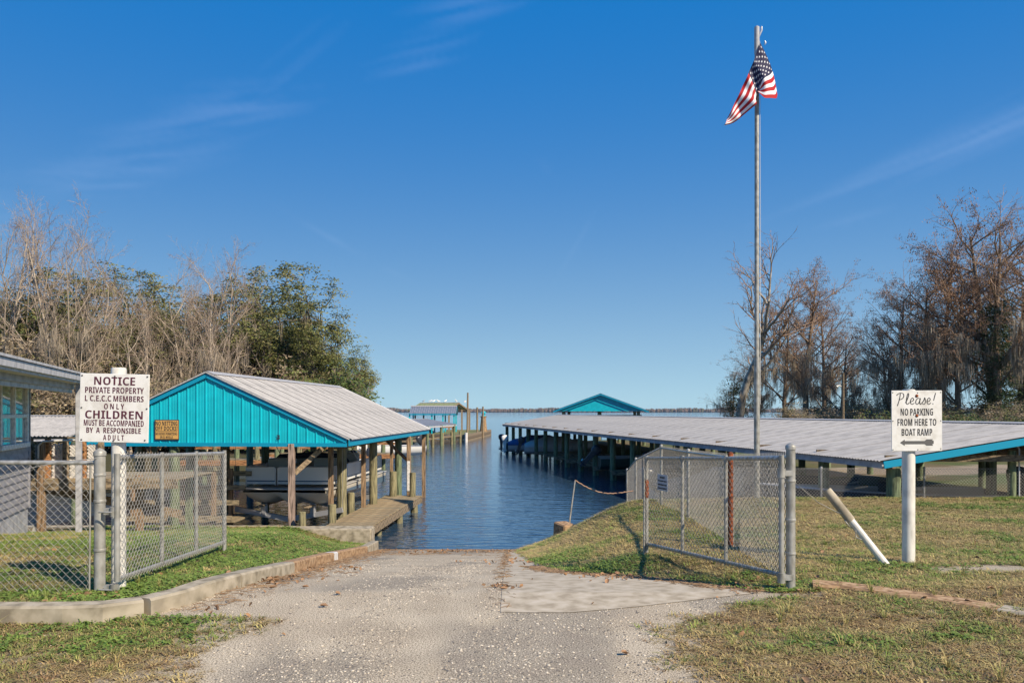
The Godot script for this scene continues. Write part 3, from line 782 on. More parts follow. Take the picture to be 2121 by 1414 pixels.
func signs():
	# notice board at the left gate
	var t := thing("notice_sign", "white notice board on a white pipe post beside the open gate", "sign", P(-3.355, 6.79, 1.66))
	var b := MB.new()
	b.tube([Vector3(0, -0.2, 0), Vector3(0, 1.9, 0), Vector3(0, 1.955, 0), Vector3(0, 1.96, 0)], [0.058, 0.058, 0.058, 0.045], 16)
	b.tube([Vector3(0, 1.88, 0), Vector3(0, 1.95, 0), Vector3(0, 1.962, 0)], [0.062, 0.062, 0.055], 16)
	part(b, "post", M.pvc, t)
	var pl := Node3D.new(); pl.name = "board"; t.add_child(pl); pl.position = Vector3(0.0, 1.618, 0.075); pl.rotation = Vector3(0, 0, -0.022)
	b = MB.new(); b.cbox(Vector3.ZERO, Vector3(0.585, 0.578, 0.008), 0.003); part(b, "panel", M.sign_white, pl)
	var rows := [["NOTICE", 0.345, 0.068, 0.228, M.maroon], ["PRIVATE PROPERTY", 0.495, 0.05, 0.150, M.maroon], ["L C.E.C.C MEMBERS", 0.495, 0.05, 0.080, M.maroon], ["O N L Y", 0.17, 0.047, 0.014, M.maroon], ["CHILDREN", 0.485, 0.068, -0.056, M.maroon], ["MUST BE ACCOMPANIED", 0.505, 0.05, -0.126, M.maroon], ["BY  A  RESPONSIBLE", 0.46, 0.046, -0.188, M.maroon], ["A D U L T", 0.175, 0.044, -0.248, M.maroon]]
	for r in rows: text(pl, r[0], r[1], r[2], Vector3(0, r[3], 0.0045), r[4])
	for q in [[-0.275, 0.27], [0.275, 0.27], [-0.275, 0.0], [0.275, 0.0], [-0.27, -0.27], [0.265, -0.265], [0.0, 0.268], [0.0, -0.275]]:
		b = MB.new(); b.tube([Vector3(q[0], q[1], 0.003), Vector3(q[0], q[1], 0.008), Vector3(q[0], q[1], 0.01)], [0.008, 0.007, 0.003], 8); part(b, "screw", M.arrow, pl)
	# no parking sign
	t = thing("parking_sign", "white sign on a white pipe post standing in the lawn by the leaning pipe", "sign", P(4.3, 8.63, 1.6))
	b = MB.new()
	b.tube([Vector3(0, -0.25, 0), Vector3(0, 1.885, 0), Vector3(0, 1.89, 0)], [0.066, 0.066, 0.05], 18)
	part(b, "post", M.pvc, t)
	pl = Node3D.new(); pl.name = "board"; t.add_child(pl); pl.position = Vector3(0.045, 1.55, 0.085); pl.rotation = Vector3(0, 0.04, 0.004)
	b = MB.new(); b.cbox(Vector3.ZERO, Vector3(0.555, 0.65, 0.008), 0.003); part(b, "panel", M.sign_white, pl)
	text(pl, "NO PARKING", 0.355, 0.074, Vector3(0, 0.095, 0.0045), M.ink)
	text(pl, "FROM HERE TO", 0.425, 0.074, Vector3(0, -0.015, 0.0045), M.ink)
	text(pl, "BOAT RAMP", 0.335, 0.074, Vector3(0, -0.122, 0.0045), M.ink)
	b = MB.new()
	b.prism(PackedVector2Array([Vector2(-0.185, 0), Vector2(-0.135, 0.033), Vector2(-0.135, 0.017), Vector2(0.085, 0.017), Vector2(0.105, 0.034), Vector2(0.175, 0.034), Vector2(0.165, 0.022), Vector2(0.183, 0.018), Vector2(0.183, -0.014), Vector2(0.165, -0.02), Vector2(0.178, -0.034), Vector2(0.105, -0.034), Vector2(0.085, -0.017), Vector2(-0.135, -0.017), Vector2(-0.135, -0.033)]), Transform3D(Basis(), Vector3(0, -0.232, 0.0042)), 0.002)
	part(b, "arrow", M.arrow, pl)
	var s := []   # brush script, each stroke a list of points
	var L := func(a: Array, ox: float): 
		var l := []
		for i in range(0, a.size(), 2): l.append(Vector2(a[i] + ox, a[i + 1]))
		s.append(l)
	L.call([0.5, 1.0, 0.42, 0.55, 0.28, 0.1, 0.2, -0.12], 0.0); L.call([0.12, 0.82, 0.3, 0.98, 0.62, 1.05, 0.82, 0.92, 0.8, 0.66, 0.58, 0.48, 0.36, 0.45], 0.0)
	L.call([0.98, 0.16, 1.16, 0.42, 1.32, 0.86, 1.27, 1.02, 1.17, 0.8, 1.08, 0.32, 1.12, 0.05, 1.26, 0.06, 1.4, 0.2], 0.0)
	L.call([0.0, 0.26, 0.28, 0.32, 0.36, 0.5, 0.24, 0.6, 0.08, 0.42, 0.06, 0.16, 0.2, 0.02, 0.44, 0.14], 1.44)
	L.call([0.46, 0.5, 0.26, 0.58, 0.06, 0.36, 0.05, 0.1, 0.18, 0.02, 0.36, 0.2, 0.5, 0.58], 1.98); L.call([0.5, 0.58, 0.42, 0.2, 0.48, 0.02, 0.62, 0.12], 1.98)
	L.call([0.0, 0.12, 0.2, 0.4, 0.28, 0.62, 0.34, 0.4, 0.32, 0.12, 0.18, 0.02, 0.04, 0.08], 2.62)
	L.call([0.0, 0.26, 0.28, 0.32, 0.36, 0.5, 0.24, 0.6, 0.08, 0.42, 0.06, 0.16, 0.2, 0.02, 0.44, 0.14], 3.08)
	L.call([3.98, 1.05, 3.88, 0.72, 3.78, 0.36], 0.0); L.call([3.72, 0.1, 3.70, 0.02], 0.0)
	strokes(pl, s, 0.036, Transform3D(Basis.from_scale(Vector3(0.111, 0.118, 1)), Vector3(-0.235, 0.175, 0.0056)), M.ink)
	for q in [[-0.262, 0.305], [0.262, 0.305], [-0.262, 0.0], [0.262, 0.0], [-0.262, -0.308], [0.262, -0.3], [0.01, 0.3], [0.01, -0.308]]:
		b = MB.new(); b.tube([Vector3(q[0], q[1], 0.003), Vector3(q[0], q[1], 0.008), Vector3(q[0], q[1], 0.01)], [0.006, 0.005, 0.002], 8); part(b, "screw", M.arrow, pl)
	for y in [0.268, 0.055]:
		b = MB.new(); b.tube([Vector3(0, y, 0.003), Vector3(0, y, 0.01), Vector3(0, y, 0.014)], [0.018, 0.016, 0.006], 8); part(b, "bolt", M.rust, pl)

func flagpole():
	var t := thing("flagpole", "tall galvanised steel flagpole rising behind the right-hand gate fence", "flagpole", P(5.2, 16.9, 1.2))
	t.set_meta("label", "tall galvanised steel flagpole rising behind the chain-link fence")
	var b := MB.new()
	b.tube([Vector3(0, -0.3, 0), Vector3(0, 3.2, 0), Vector3(0, 3.21, 0), Vector3(0, 10.17, 0)], [0.062, 0.06, 0.05, 0.046], 14)
	part(b, "pole", M.galv, t)
	b = MB.new(); b.tube([Vector3(0, 9.6, 0), Vector3(0, 9.65, 0), Vector3(0, 10.2, 0), Vector3(0, 10.22, 0)], [0.046, 0.054, 0.054, 0.03], 14); part(b, "top_sleeve", M.skirting, t)
	b = MB.new(); b.tube([Vector3(0.03, 9.98, 0.02), Vector3(0.09, 10.12, 0.03), Vector3(0.09, 10.2, 0.03)], [0.02, 0.024, 0.018], 8); b.tube([Vector3(0.16, 9.9, 0.02), Vector3(0.18, 9.86, 0.02), Vector3(0.16, 9.82, 0.02)], [0.014, 0.02, 0.01], 6); part(b, "pulley", M.alu, t)
	b = MB.new(); b.tube([Vector3(0.055, 9.9, 0.02), Vector3(0.07, 6.0, 0.02), Vector3(0.065, 2.2, 0.02)], [0.005, 0.005, 0.005], 5); part(b, "halyard", M.canvas_white, t)
	# the flag hangs limp from its upper corner: belly to one side, fly end trailing to the other
	var W := 2.0; var H := 1.2
	var img := Image.create(1024, 640, false, Image.FORMAT_RGB8)
	var red := Color(0.66, 0.012, 0.045); var white := Color(0.90, 0.90, 0.91); var blue := Color(0.055, 0.07, 0.24)
	for i in 13: img.fill_rect(Rect2i(0, int(i * 640 / 13.0), 1024, 50), red if i % 2 == 0 else white)
	img.fill_rect(Rect2i(0, 0, 410, 345), blue)
	for r in 9:
		for c in (6 if r % 2 == 0 else 5):
			var cx := 410.0 / 12.0 * (2 * c + (1 if r % 2 == 0 else 2)); var cy := 345.0 / 10.0 * (r + 1)
			for yy in range(-15, 16):
				for xx in range(-15, 16):
					var a := atan2(xx, -yy); var rr := sqrt(xx * xx + yy * yy)
					var k := fposmod(a, TAU / 5) - TAU / 10
					var edge := 14.5 * cos(TAU / 5) / cos(TAU / 10 - absf(k)) if true else 0.0
					edge = 14.5 * (0.382 + 0.618 * pow(absf(k) / (TAU / 10), 1.4))
					if rr < edge: img.set_pixel(clampi(int(cx + xx), 0, 1023), clampi(int(cy + yy), 0, 639), white)
	var fm := mat(Color.WHITE, 0.75)
	fm.albedo_texture = ImageTexture.create_from_image(img)
	fm.backlight_enabled = true; fm.backlight = Color(0.3, 0.3, 0.3)
	var top := [[0.0, 0.05, 0.0, 0.07], [0.2, -0.07, -0.32, 0.10], [0.4, -0.21, -0.66, 0.12], [0.7, -0.45, -1.18, 0.14], [1.0, -0.67, -1.64, 0.12]]
	var bot := [[0.0, 0.43, -1.08, 0.07], [0.1, 0.34, -1.22, 0.20], [0.24, 0.06, -1.27, 0.30], [0.4, -0.06, -1.24, 0.22], [0.55, -0.14, -1.38, 0.30], [0.75, -0.38, -1.60, 0.20], [1.0, -0.71, -1.78, 0.15]]
	var at := func(tab, u):
		for i in range(1, tab.size()):
			if u <= tab[i][0]:
				var k: float = (u - tab[i - 1][0]) / (tab[i][0] - tab[i - 1][0])
				var p0: Array = tab[maxi(i - 2, 0)]; var p1: Array = tab[i - 1]; var p2: Array = tab[i]; var p3: Array = tab[mini(i + 1, tab.size() - 1)]
				return Vector3(p1[1], p1[2], p1[3]).cubic_interpolate(Vector3(p2[1], p2[2], p2[3]), Vector3(p0[1], p0[2], p0[3]), Vector3(p3[1], p3[2], p3[3]), k)
		return Vector3(tab[-1][1], tab[-1][2], tab[-1][3])
	b = MB.new()
	var rows := []
	for i in 73:
		var u := i / 72.0
		var r := []
		for j in 33:
			var v := j / 32.0
			var fold := smoothstep(0.22, 0.45, u)      # past the canton the lower half is folded in behind the upper
			var vv := lerpf(v, v / 0.5 if v < 0.5 else 1.0 - 1.1 * (v - 0.5), fold)
			var p: Vector3 = at.call(top, u).lerp(at.call(bot, u), vv)
			p.z -= 0.16 * fold * smoothstep(0.42, 0.7, v)
			p.z += 0.05 * sin(u * 15 - v * 2) * minf(1.0, v * 2.0) + 0.03 * sin(u * 31 + v * 4) * minf(1, u * 3)
			p.x += 0.05 * sin(v * PI) * (1.0 - u) + 0.02 * sin(u * 22 + v * 3) * sin(PI * v)
			r.append(p); b.uv.append(Vector2(u, v))
		rows.append(r)
	b.grid(rows)
	var fl := put(b.mesh(), "flag", fm, self, Transform3D(Basis(), P(5.2, 16.9, 1.2) + Vector3(0, 9.84, 0)))
	tag(fl, "limp national flag with stars and red and white stripes on the pole", "flag")

# ---------------------------------------------------------------- sheds
func corrugated(w: float, l: float, pitch: float, amp: float) -> ArrayMesh:
	# x along the ridge (w), z down the slope (l), y out of the roof
	var b := MB.new()
	var n := int(round(w / pitch)) * 6
	var rows := [[], []]
	for i in n + 1:
		var x := w * i / n
		var y := amp * cos(TAU * x / pitch)
		rows[0].append(Vector3(x, y, 0)); rows[1].append(Vector3(x, y, l))
	b.grid([rows[1], rows[0]])
	return b.mesh()
func gable_roof(t: Node3D, a: Vector2, c: Vector2, hw: float, ye: float, ya: float, side: Vector2, mats: Array, pitch := 0.1, over := 0.0, sheet_w := 0.9, trim: Material = null, rise_seed := 1):
	# ridge from a to c (x, d); side: unit vector from ridge to the eave in plan (may be skewed); both slopes
	rng.seed = rise_seed
	var o := t.position
	var run := a.distance_to(c)
	var ax := Vector3(c.x - a.x, 0, -(c.y - a.y)).normalized()
	var n := int(ceil(run / sheet_w))
	for sg in [1.0, -1.0]:
		var dn := Vector3(side.x * hw * sg, ye - ya, -side.y * hw * sg)
		var l := dn.length()
		var m := corrugated(run / n + 0.04, l + over, pitch, 0.012 if pitch < 0.14 else 0.02)
		var z := dn / l
		var up := z.cross(ax)
		var x := ax
		if up.y < 0: up = -up
		for i in n:
			var p := Vector3(a.x, ya, -a.y).lerp(Vector3(c.x, ya, -c.y), i / float(n)) - o
			put(m, "roof_sheet", mats[rng.randi() % mats.size()], t, Transform3D(Basis(x, up, z), p + up * (0.02 + 0.0015 * (i % 2))))
	var b := MB.new()   # ridge cap
	var p0 := P(a.x, a.y, ya + 0.05) - o - ax * 0.06; var p1 := P(c.x, c.y, ya + 0.05) - o + ax * 0.06
	for sg in [1.0, -1.0]:
		var dn := Vector3(side.x * hw * sg, ye - ya, -side.y * hw * sg).normalized() * 0.2
		var q := [p0, p0 + dn, p1 + dn, p1]
		if sg < 0: q.reverse()
		b.quad(q[0], q[1], q[2], q[3])
	part(b, "ridge_cap", M.roof_end, t)
	if trim:   # eave and rake boards
		for sg in [1.0, -1.0]:
			var e := Vector3(side.x * hw * sg, ye - ya, -side.y * hw * sg)
			var f := MB.new(); f.bar(P(a.x, a.y, ya) - o + e + Vector3.DOWN * 0.10, P(c.x, c.y, ya) - o + e + Vector3.DOWN * 0.10, 0.03, 0.15); part(f, "fascia", trim, t)
			for q in [[a, -1.0], [c, 1.0]]:
				var w := MB.new()
				var r0: Vector3 = P(q[0].x, q[0].y, ya) - o + ax * q[1] * 0.03; 
				w.bar(r0 + Vector3.DOWN * 0.09, r0 + e + Vector3.DOWN * 0.09, 0.03, 0.15); part(w, "rake_board", trim, t)
func pile(t: Node3D, x: float, d: float, y0: float, y1: float, r: float, m: Material, called := "pile"):
	var b := MB.new()
	var q := P(x, d, 0) - t.position
	var jx := rng.randf_range(-0.02, 0.02)
	b.tube([q + Vector3(0, y0, 0), q + Vector3(jx, (y0 + y1) / 2, 0), q + Vector3(jx, y1 - 0.01, 0), q + Vector3(jx, y1, 0)], [r * 1.06, r * 1.02, r, r * 0.9], 12)
	part(b, called, m, t)
func post(t: Node3D, x: float, d: float, y0: float, y1: float, w: float, m: Material, called := "post"):
	var b := MB.new()
	b.cbox(P(x, d, (y0 + y1) / 2) - t.position, Vector3(w, y1 - y0, w), 0.006)
	part(b, called, m, t)
func beam(t: Node3D, p: Vector3, q: Vector3, w: float, h: float, m: Material, called := "beam"):
	var b := MB.new(); b.bar(p - t.position, q - t.position, w, h); part(b, called, m, t)

func boat_shed():
	var A := Vector2(-7.43, 19.4); var C := Vector2(-6.68, 30.6)
	var hw := 3.47; var ye := 2.60; var ya := 4.19
	var t := thing("boat_shed", "turquoise boat shed with a pale corrugated roof standing on piles over the water", "boat shed", P(A.x, A.y, 0))
	var ax := (C - A).normalized()
	var side := Vector2(ax.y, -ax.x)
	gable_roof(t, A, C, hw + 0.05, ye - 0.02, ya, side, M.roof, 0.1, 0.06, 0.93, null, 3)
	var o := t.position
	# ribbed gable wall: sheets of 0.91 m with four ribs each, cut to the slope
	var U := func(u: float, y: float, w: float) -> Vector3: return P(A.x + side.x * u - ax.x * w, A.y + side.y * u - ax.y * w, y) - o
	var yb := ye - 0.12
	var x0 := -hw
	while x0 < hw - 0.01:
		var x1 := minf(x0 + 0.914, hw)
		var b := MB.new()
		var prof := []   # [u, depth]
		for k in 4:
			var r := x0 + 0.2285 * k
			for q in [[0.0, 0.02], [0.022, 0.02], [0.034, 0.0], [0.085, 0.0], [0.09, 0.004], [0.1, 0.004], [0.105, 0.0], [0.15, 0.0], [0.155, 0.004], [0.165, 0.004], [0.17, 0.0], [0.2165, 0.0]]: prof.append([r + q[0], q[1]])
		prof.append([x0 + 0.914, 0.02])
		var ytop := func(u): return lerpf(ya, ye, absf(u) / hw) - 0.03
		for i in prof.size() - 1:
			var u0: float = clampf(prof[i][0], x0, x1); var u1: float = clampf(prof[i + 1][0], x0, x1)
			if u1 - u0 < 0.0005: continue
			b.quad(U.call(u0, yb, prof[i][1]), U.call(u1, yb, prof[i + 1][1]), U.call(u1, maxf(ytop.call(u1), yb + 0.01), prof[i + 1][1]), U.call(u0, maxf(ytop.call(u0), yb + 0.01), prof[i][1]))
		part(b, "wall_panel", M.teal, t)
		x0 = x1
	beam(t, P(A.x - side.x * hw, A.y - side.y * hw - 0.035, yb - 0.035), P(A.x + side.x * hw, A.y + side.y * hw - 0.035, yb - 0.035), 0.03, 0.09, M.teal_dark, "base_trim")
	for sg in [-1.0, 1.0]:
		var e := Vector3(side.x * hw * sg, ye - ya, -side.y * hw * sg)
		var r0 := P(A.x - ax.x * 0.05, A.y - ax.y * 0.05, ya - 0.06)
		beam(t, r0, r0 + e, 0.025, 0.11, M.teal_dark, "rake_board")
		beam(t, r0 + Vector3(0, 0.075, 0.02), r0 + e * 1.02 + Vector3(0, 0.075, 0.02), 0.06, 0.03, M.roof_end, "rake_flashing")
		beam(t, P(A.x, A.y, ya - 0.09) + e * 1.012, P(C.x, C.y, ya - 0.09) + e * 1.012, 0.03, 0.15, M.teal_dark, "fascia")
		var f0 := P(C.x, C.y, ya - 0.05)
		beam(t, f0, f0 + e, 0.025, 0.11, M.teal_dark, "rake_board")
		beam(t, f0 + Vector3(0, 0.085, -0.03), f0 + e * 1.02 + Vector3(0, 0.085, -0.03), 0.14, 0.03, M.white, "rake_flashing")
	# the far gable wall, seen from inside
	var bk := MB.new()
	var fu := func(u, y): return P(C.x + side.x * u, C.y + side.y * u, y) - o
	bk.quad(fu.call(-hw, yb), fu.call(hw, yb), fu.call(hw, ye - 0.03), fu.call(-hw, ye - 0.03)); bk.tri(fu.call(-hw, ye - 0.03), fu.call(hw, ye - 0.03), fu.call(0.0, ya - 0.03))
	part(bk, "wall_panel", M.teal, t)
	# posts and beams
	rng.seed = 8
	var posts := [[-5.33, 19.25, 0.3, 2.47, 0.14, "s", M.post_pale], [-4.62, 20.3, 0.3, 2.5, 0.12, "s", M.post], [-4.53, 21.2, -1.5, 2.5, 0.13, "r", M.pile], [-4.31, 23.1, -1.5, 2.5, 0.12, "s", M.post], [-4.17, 23.9, -1.5, 2.5, 0.12, "r", M.pile], [-3.98, 26.3, 0.3, 2.45, 0.1, "s", M.post], [-3.93, 27.6, -1.5, 2.45, 0.12, "r", M.pile_green], [-3.45, 26.6, 0.35, 2.42, 0.13, "s", M.post], [-3.35, 30.2, -1.5, 2.5, 0.13, "s", M.post]]
	for d in [19.6, 22.5, 25.5, 28.2, 30.4]:
		for u in [-3.3, -0.9]: posts.append([A.x + (d - A.y) * ax.x + u, d, -1.5, 2.5, 0.125, "r", M.pile if int(d) % 2 == 0 else M.pile_green])
	for p in posts:
		if p[5] == "s": post(t, p[0], p[1], p[2], p[3], p[4], p[6])
		else: pile(t, p[0], p[1], p[2], p[3], p[4], p[6])
	for u in [-3.3, -0.9, 3.1]:
		beam(t, P(A.x + u, A.y + 0.15, 2.42), P(C.x + u, C.y - 0.1, 2.42), 0.09, 0.2, M.dark_wood)
	for k in 8:
		var d := A.y + 0.5 + k * 1.5
		beam(t, P(A.x + ax.x * (d - A.y) - 3.4, d, 2.55), P(A.x + ax.x * (d - A.y) + 3.4, d, 2.55), 0.05, 0.14, M.dark_wood, "tie_beam")
	beam(t, P(-5.28, 19.35, 1.75), P(-4.55, 19.6, 2.46), 0.05, 0.12, M.brace, "knee_brace")
	beam(t, P(-4.35, 27.3, 2.3), P(-3.5, 26.65, 1.62), 0.05, 0.1, M.post, "knee_brace")
	# what is written on the gable
	var face := func(x: float, y: float) -> Transform3D:
		return Transform3D(Basis(Vector3.UP, atan2(ax.x, ax.y) * -1.0), U.call(x, y, 0.032))
	var num := Node3D.new(); num.name = "slip_number"; t.add_child(num); num.transform = face.call(1.78, 2.63)
	text(num, "28", 0.085, 0.11, Vector3.ZERO, M.ink)
	var ns := thing("netting_sign", "orange and black sign about netting fixed to the turquoise gable", "sign")
	ns.transform = face.call(-1.0, 2.80); ns.position += o
	var b2 := MB.new(); b2.cbox(Vector3.ZERO, Vector3(0.62, 0.5, 0.012), 0.003); part(b2, "backing", M.ink, ns)
	b2 = MB.new(); b2.cbox(Vector3(0.005, 0.005, 0.008), Vector3(0.575, 0.45, 0.01), 0.002); part(b2, "panel", M.orange_sign, ns)
	text(ns, "NO NETTING", 0.55, 0.105, Vector3(0, 0.16, 0.014), M.ink)
	text(ns, "OFF DOCKS!", 0.55, 0.105, Vector3(0, 0.04, 0.014), M.ink)
	b2 = MB.new(); b2.box(Vector3(0, -0.035, 0.0145), Vector3(0.54, 0.012, 0.002)); part(b2, "rule", M.ink, ns)
	text(ns, "NO REDES PERMITIDAS", 0.54, 0.06, Vector3(0, -0.095, 0.014), M.ink)
	text(ns, "EN EL MUELLE", 0.32, 0.055, Vector3(0, -0.175, 0.014), M.ink)

func dock():
	# plank walk along the shed
	var t := thing("plank_dock", "sunlit plank dock on piles along the open side of the turquoise shed", "dock", P(-3.9, 19.0, 0))
	rng.seed = 14
	var n := 50
	for i in n:
		var u := i / float(n - 1)
		var d := lerpf(19.15, 26.3, u)
		var l := lerpf(-4.55, -4.2, u); var r := lerpf(-3.42, -3.0, u)
		var b := MB.new()
		b.cbox(P((l + r) / 2 + rng.randf_range(-0.012, 0.012), d, 0.455 + rng.randf_range(-0.004, 0.004)) - t.position, Vector3(r - l, 0.038, 0.138), 0.004, Basis(Vector3.UP, -0.05 + rng.randf_range(-0.006, 0.006)))
		part(b, "plank", M.deck[rng.randi() % 4], t)
	beam(t, P(-3.46, 19.08, 0.33), P(-3.04, 26.3, 0.33), 0.05, 0.21, M.old_wood, "side_beam")
	beam(t, P(-4.5, 19.08, 0.33), P(-4.15, 26.3, 0.33), 0.05, 0.21, M.old_wood, "side_beam")
	beam(t, P(-4.22, 26.39, 0.33), P(-2.98, 26.33, 0.33), 0.05, 0.21, M.old_wood, "side_beam")
	for p in [[-3.56, 21.0, 0.12], [-3.3, 23.2, 0.1], [-3.14, 25.6, 0.12], [-4.4, 21.2, 0.1], [-4.25, 24.8, 0.1]]: pile(t, p[0], p[1], -1.6, 0.22, p[2], M.pile)
	for p in [[-4.98, 18.98, 0.86, 0.085], [-4.48, 19.9, 0.93, 0.1], [-4.5, 22.3, 0.98, 0.1], [-3.92, 26.15, 1.28, 0.12], [-3.27, 26.1, 1.25, 0.1]]: pile(t, p[0], p[1], 0.1, p[2], p[3], M.pile, "mooring_pile")
	var w := MB.new(); w.cbox(P(-3.45, 26.52, 1.1) - t.position, Vector3(0.1, 1.0, 0.02), 0.004); part(w, "white_board", M.white, t)

func outboard(t: Node3D, at: Vector3, turn: float, tilt: float, m: Material, s := 1.0):
	var h := Node3D.new(); h.name = "outboard_motor"; t.add_child(h, true)
	h.position = at; h.rotation = Vector3(tilt, turn, 0); h.scale = Vector3.ONE * s * 0.8
	var rows := []
	for k in [[0.0, 0.16, 0.26, 0.0], [0.12, 0.2, 0.31, 0.0], [0.32, 0.2, 0.32, 0.02], [0.48, 0.17, 0.27, 0.0], [0.54, 0.09, 0.16, -0.02], [0.55, 0.01, 0.02, -0.02]]:
		var r := []
		for i in 14:
			var a := TAU * i / 14
			var cx := signf(cos(a)) * pow(absf(cos(a)), 0.7); var cz := signf(sin(a)) * pow(absf(sin(a)), 0.7)
			r.append(Vector3(cx * k[1], k[0], cz * k[2] + k[3]))
		rows.append(r)
	var b := MB.new(); b.grid(rows, true); part(b, "cowling", m, h)
	b = MB.new()
	b.hexa([Vector3(-0.09, -0.75, 0.14), Vector3(0.09, -0.75, 0.14), Vector3(0.09, -0.75, -0.1), Vector3(-0.09, -0.75, -0.1), Vector3(-0.12, 0.02, 0.2), Vector3(0.12, 0.02, 0.2), Vector3(0.12, 0.02, -0.15), Vector3(-0.12, 0.02, -0.15)])
	b.box(Vector3(0, -0.72, 0.1), Vector3(0.26, 0.025, 0.4)); b.tube([Vector3(0, -0.95, -0.25), Vector3(0, -0.95, -0.1), Vector3(0, -0.95, 0.2), Vector3(0, -0.95, 0.3)], [0.01, 0.07, 0.07, 0.04], 10)
	b.hexa([Vector3(-0.02, -1.2, 0.12), Vector3(0.02, -1.2, 0.12), Vector3(0.02, -1.2, -0.02), Vector3(-0.02, -1.2, -0.02), Vector3(-0.04, -0.75, 0.16), Vector3(0.04, -0.75, 0.16), Vector3(0.04, -0.75, -0.14), Vector3(-0.04, -0.75, -0.14)])
	part(b, "leg", m, h)
	b = MB.new()
	for k in 3:
		var a := TAU * k / 3
		var q := Basis(Vector3.BACK, a)
		b.quad(q * Vector3(-0.03, 0.04, 0.27) + Vector3(0, -0.95, 0), q * Vector3(0.03, 0.04, 0.23) + Vector3(0, -0.95, 0), q * Vector3(0.08, 0.19, 0.22) + Vector3(0, -0.95, 0), q * Vector3(-0.07, 0.18, 0.29) + Vector3(0, -0.95, 0))
	part(b, "propeller", M.alu, h)

func skiff(label: String, at: Vector3, turn: float, L: float, B: float, m: Material, motor: Material, tilt := 0.0, cover_mat: Material = null, group := "") -> Node3D:
	# an open boat: stern at local +z, bow at -z; at: keel amidships
	var t := thing("motor_boat", label, "boat", at, turn, group)
	var rows := []; var inner := []
	for i in 13:
		var u := i / 12.0                       # 0 stern .. 1 bow
		var w := B * 0.5 * (1.0 - pow(u, 3.2)) + 0.01
		var sheer := 0.62 + 0.25 * u * u
		var keel := 0.0 + 0.45 * pow(u, 4.0)
		var z := L * (0.5 - u) - (0.25 * u * u)
		rows.append([Vector3(-w, sheer, z), Vector3(-w * 0.93, (sheer + keel) * 0.42, z), Vector3(-w * 0.55, keel + 0.09, z), Vector3(0, keel, z), Vector3(w * 0.55, keel + 0.09, z), Vector3(w * 0.93, (sheer + keel) * 0.42, z), Vector3(w, sheer, z)])
		inner.append([Vector3(w - 0.05, sheer + 0.012, z), Vector3(w * 0.85, 0.3 + 0.3 * u * u, z), Vector3(0, 0.28 + 0.3 * u * u, z), Vector3(-w * 0.85, 0.3 + 0.3 * u * u, z), Vector3(-w + 0.05, sheer + 0.012, z)])
	var b := MB.new(); b.grid(rows); b.fan(rows[0].duplicate()); part(b, "hull", m, t)
	b = MB.new(); b.grid(inner); part(b, "deck", M.panel, t)
	for sg in [-1.0, 1.0]:
		b = MB.new()
		var pts := []; var rr := []
		for i in 13: pts.append((rows[i][6] if sg > 0 else rows[i][0]) + Vector3(0, 0.01, 0)); rr.append(0.028)
		b.tube(pts, rr, 6); part(b, "gunwale", M.alu, t)
	b = MB.new(); b.cbox(Vector3(0, 0.62, 0.1), Vector3(0.6, 0.6, 0.5), 0.05); part(b, "console", m, t)
	for z in [0.9, -0.9]:
		b = MB.new(); b.cbox(Vector3(0, 0.5, z), Vector3(B * 0.7, 0.3, 0.4), 0.04); part(b, "seat", M.panel, t)
	if cover_mat:
		var cv := []
		for i in 11:
			var u := i / 10.0
			var w := B * 0.53 * (1.0 - pow(u, 3.4)) + 0.02
			var y := 0.66 + 0.25 * u * u
			var hump := 0.5 * sin(PI * clampf(u * 1.2, 0, 1)) + 0.06 * sin(u * 25)
			var z := L * (0.5 - u) - 0.25 * u * u
			cv.append([Vector3(-w, y - 0.12, z), Vector3(-w, y + 0.05, z), Vector3(-w * 0.5, y + 0.1 + hump * 0.7, z), Vector3(0, y + 0.12 + hump, z), Vector3(w * 0.5, y + 0.1 + hump * 0.7, z), Vector3(w, y + 0.05, z), Vector3(w, y - 0.12, z)])
		b = MB.new(); b.grid(cv); part(b, "canvas_cover", cover_mat, t)
	outboard(t, Vector3(0, 0.85, L * 0.5 + 0.25), 0.0, -tilt, motor)
	return t

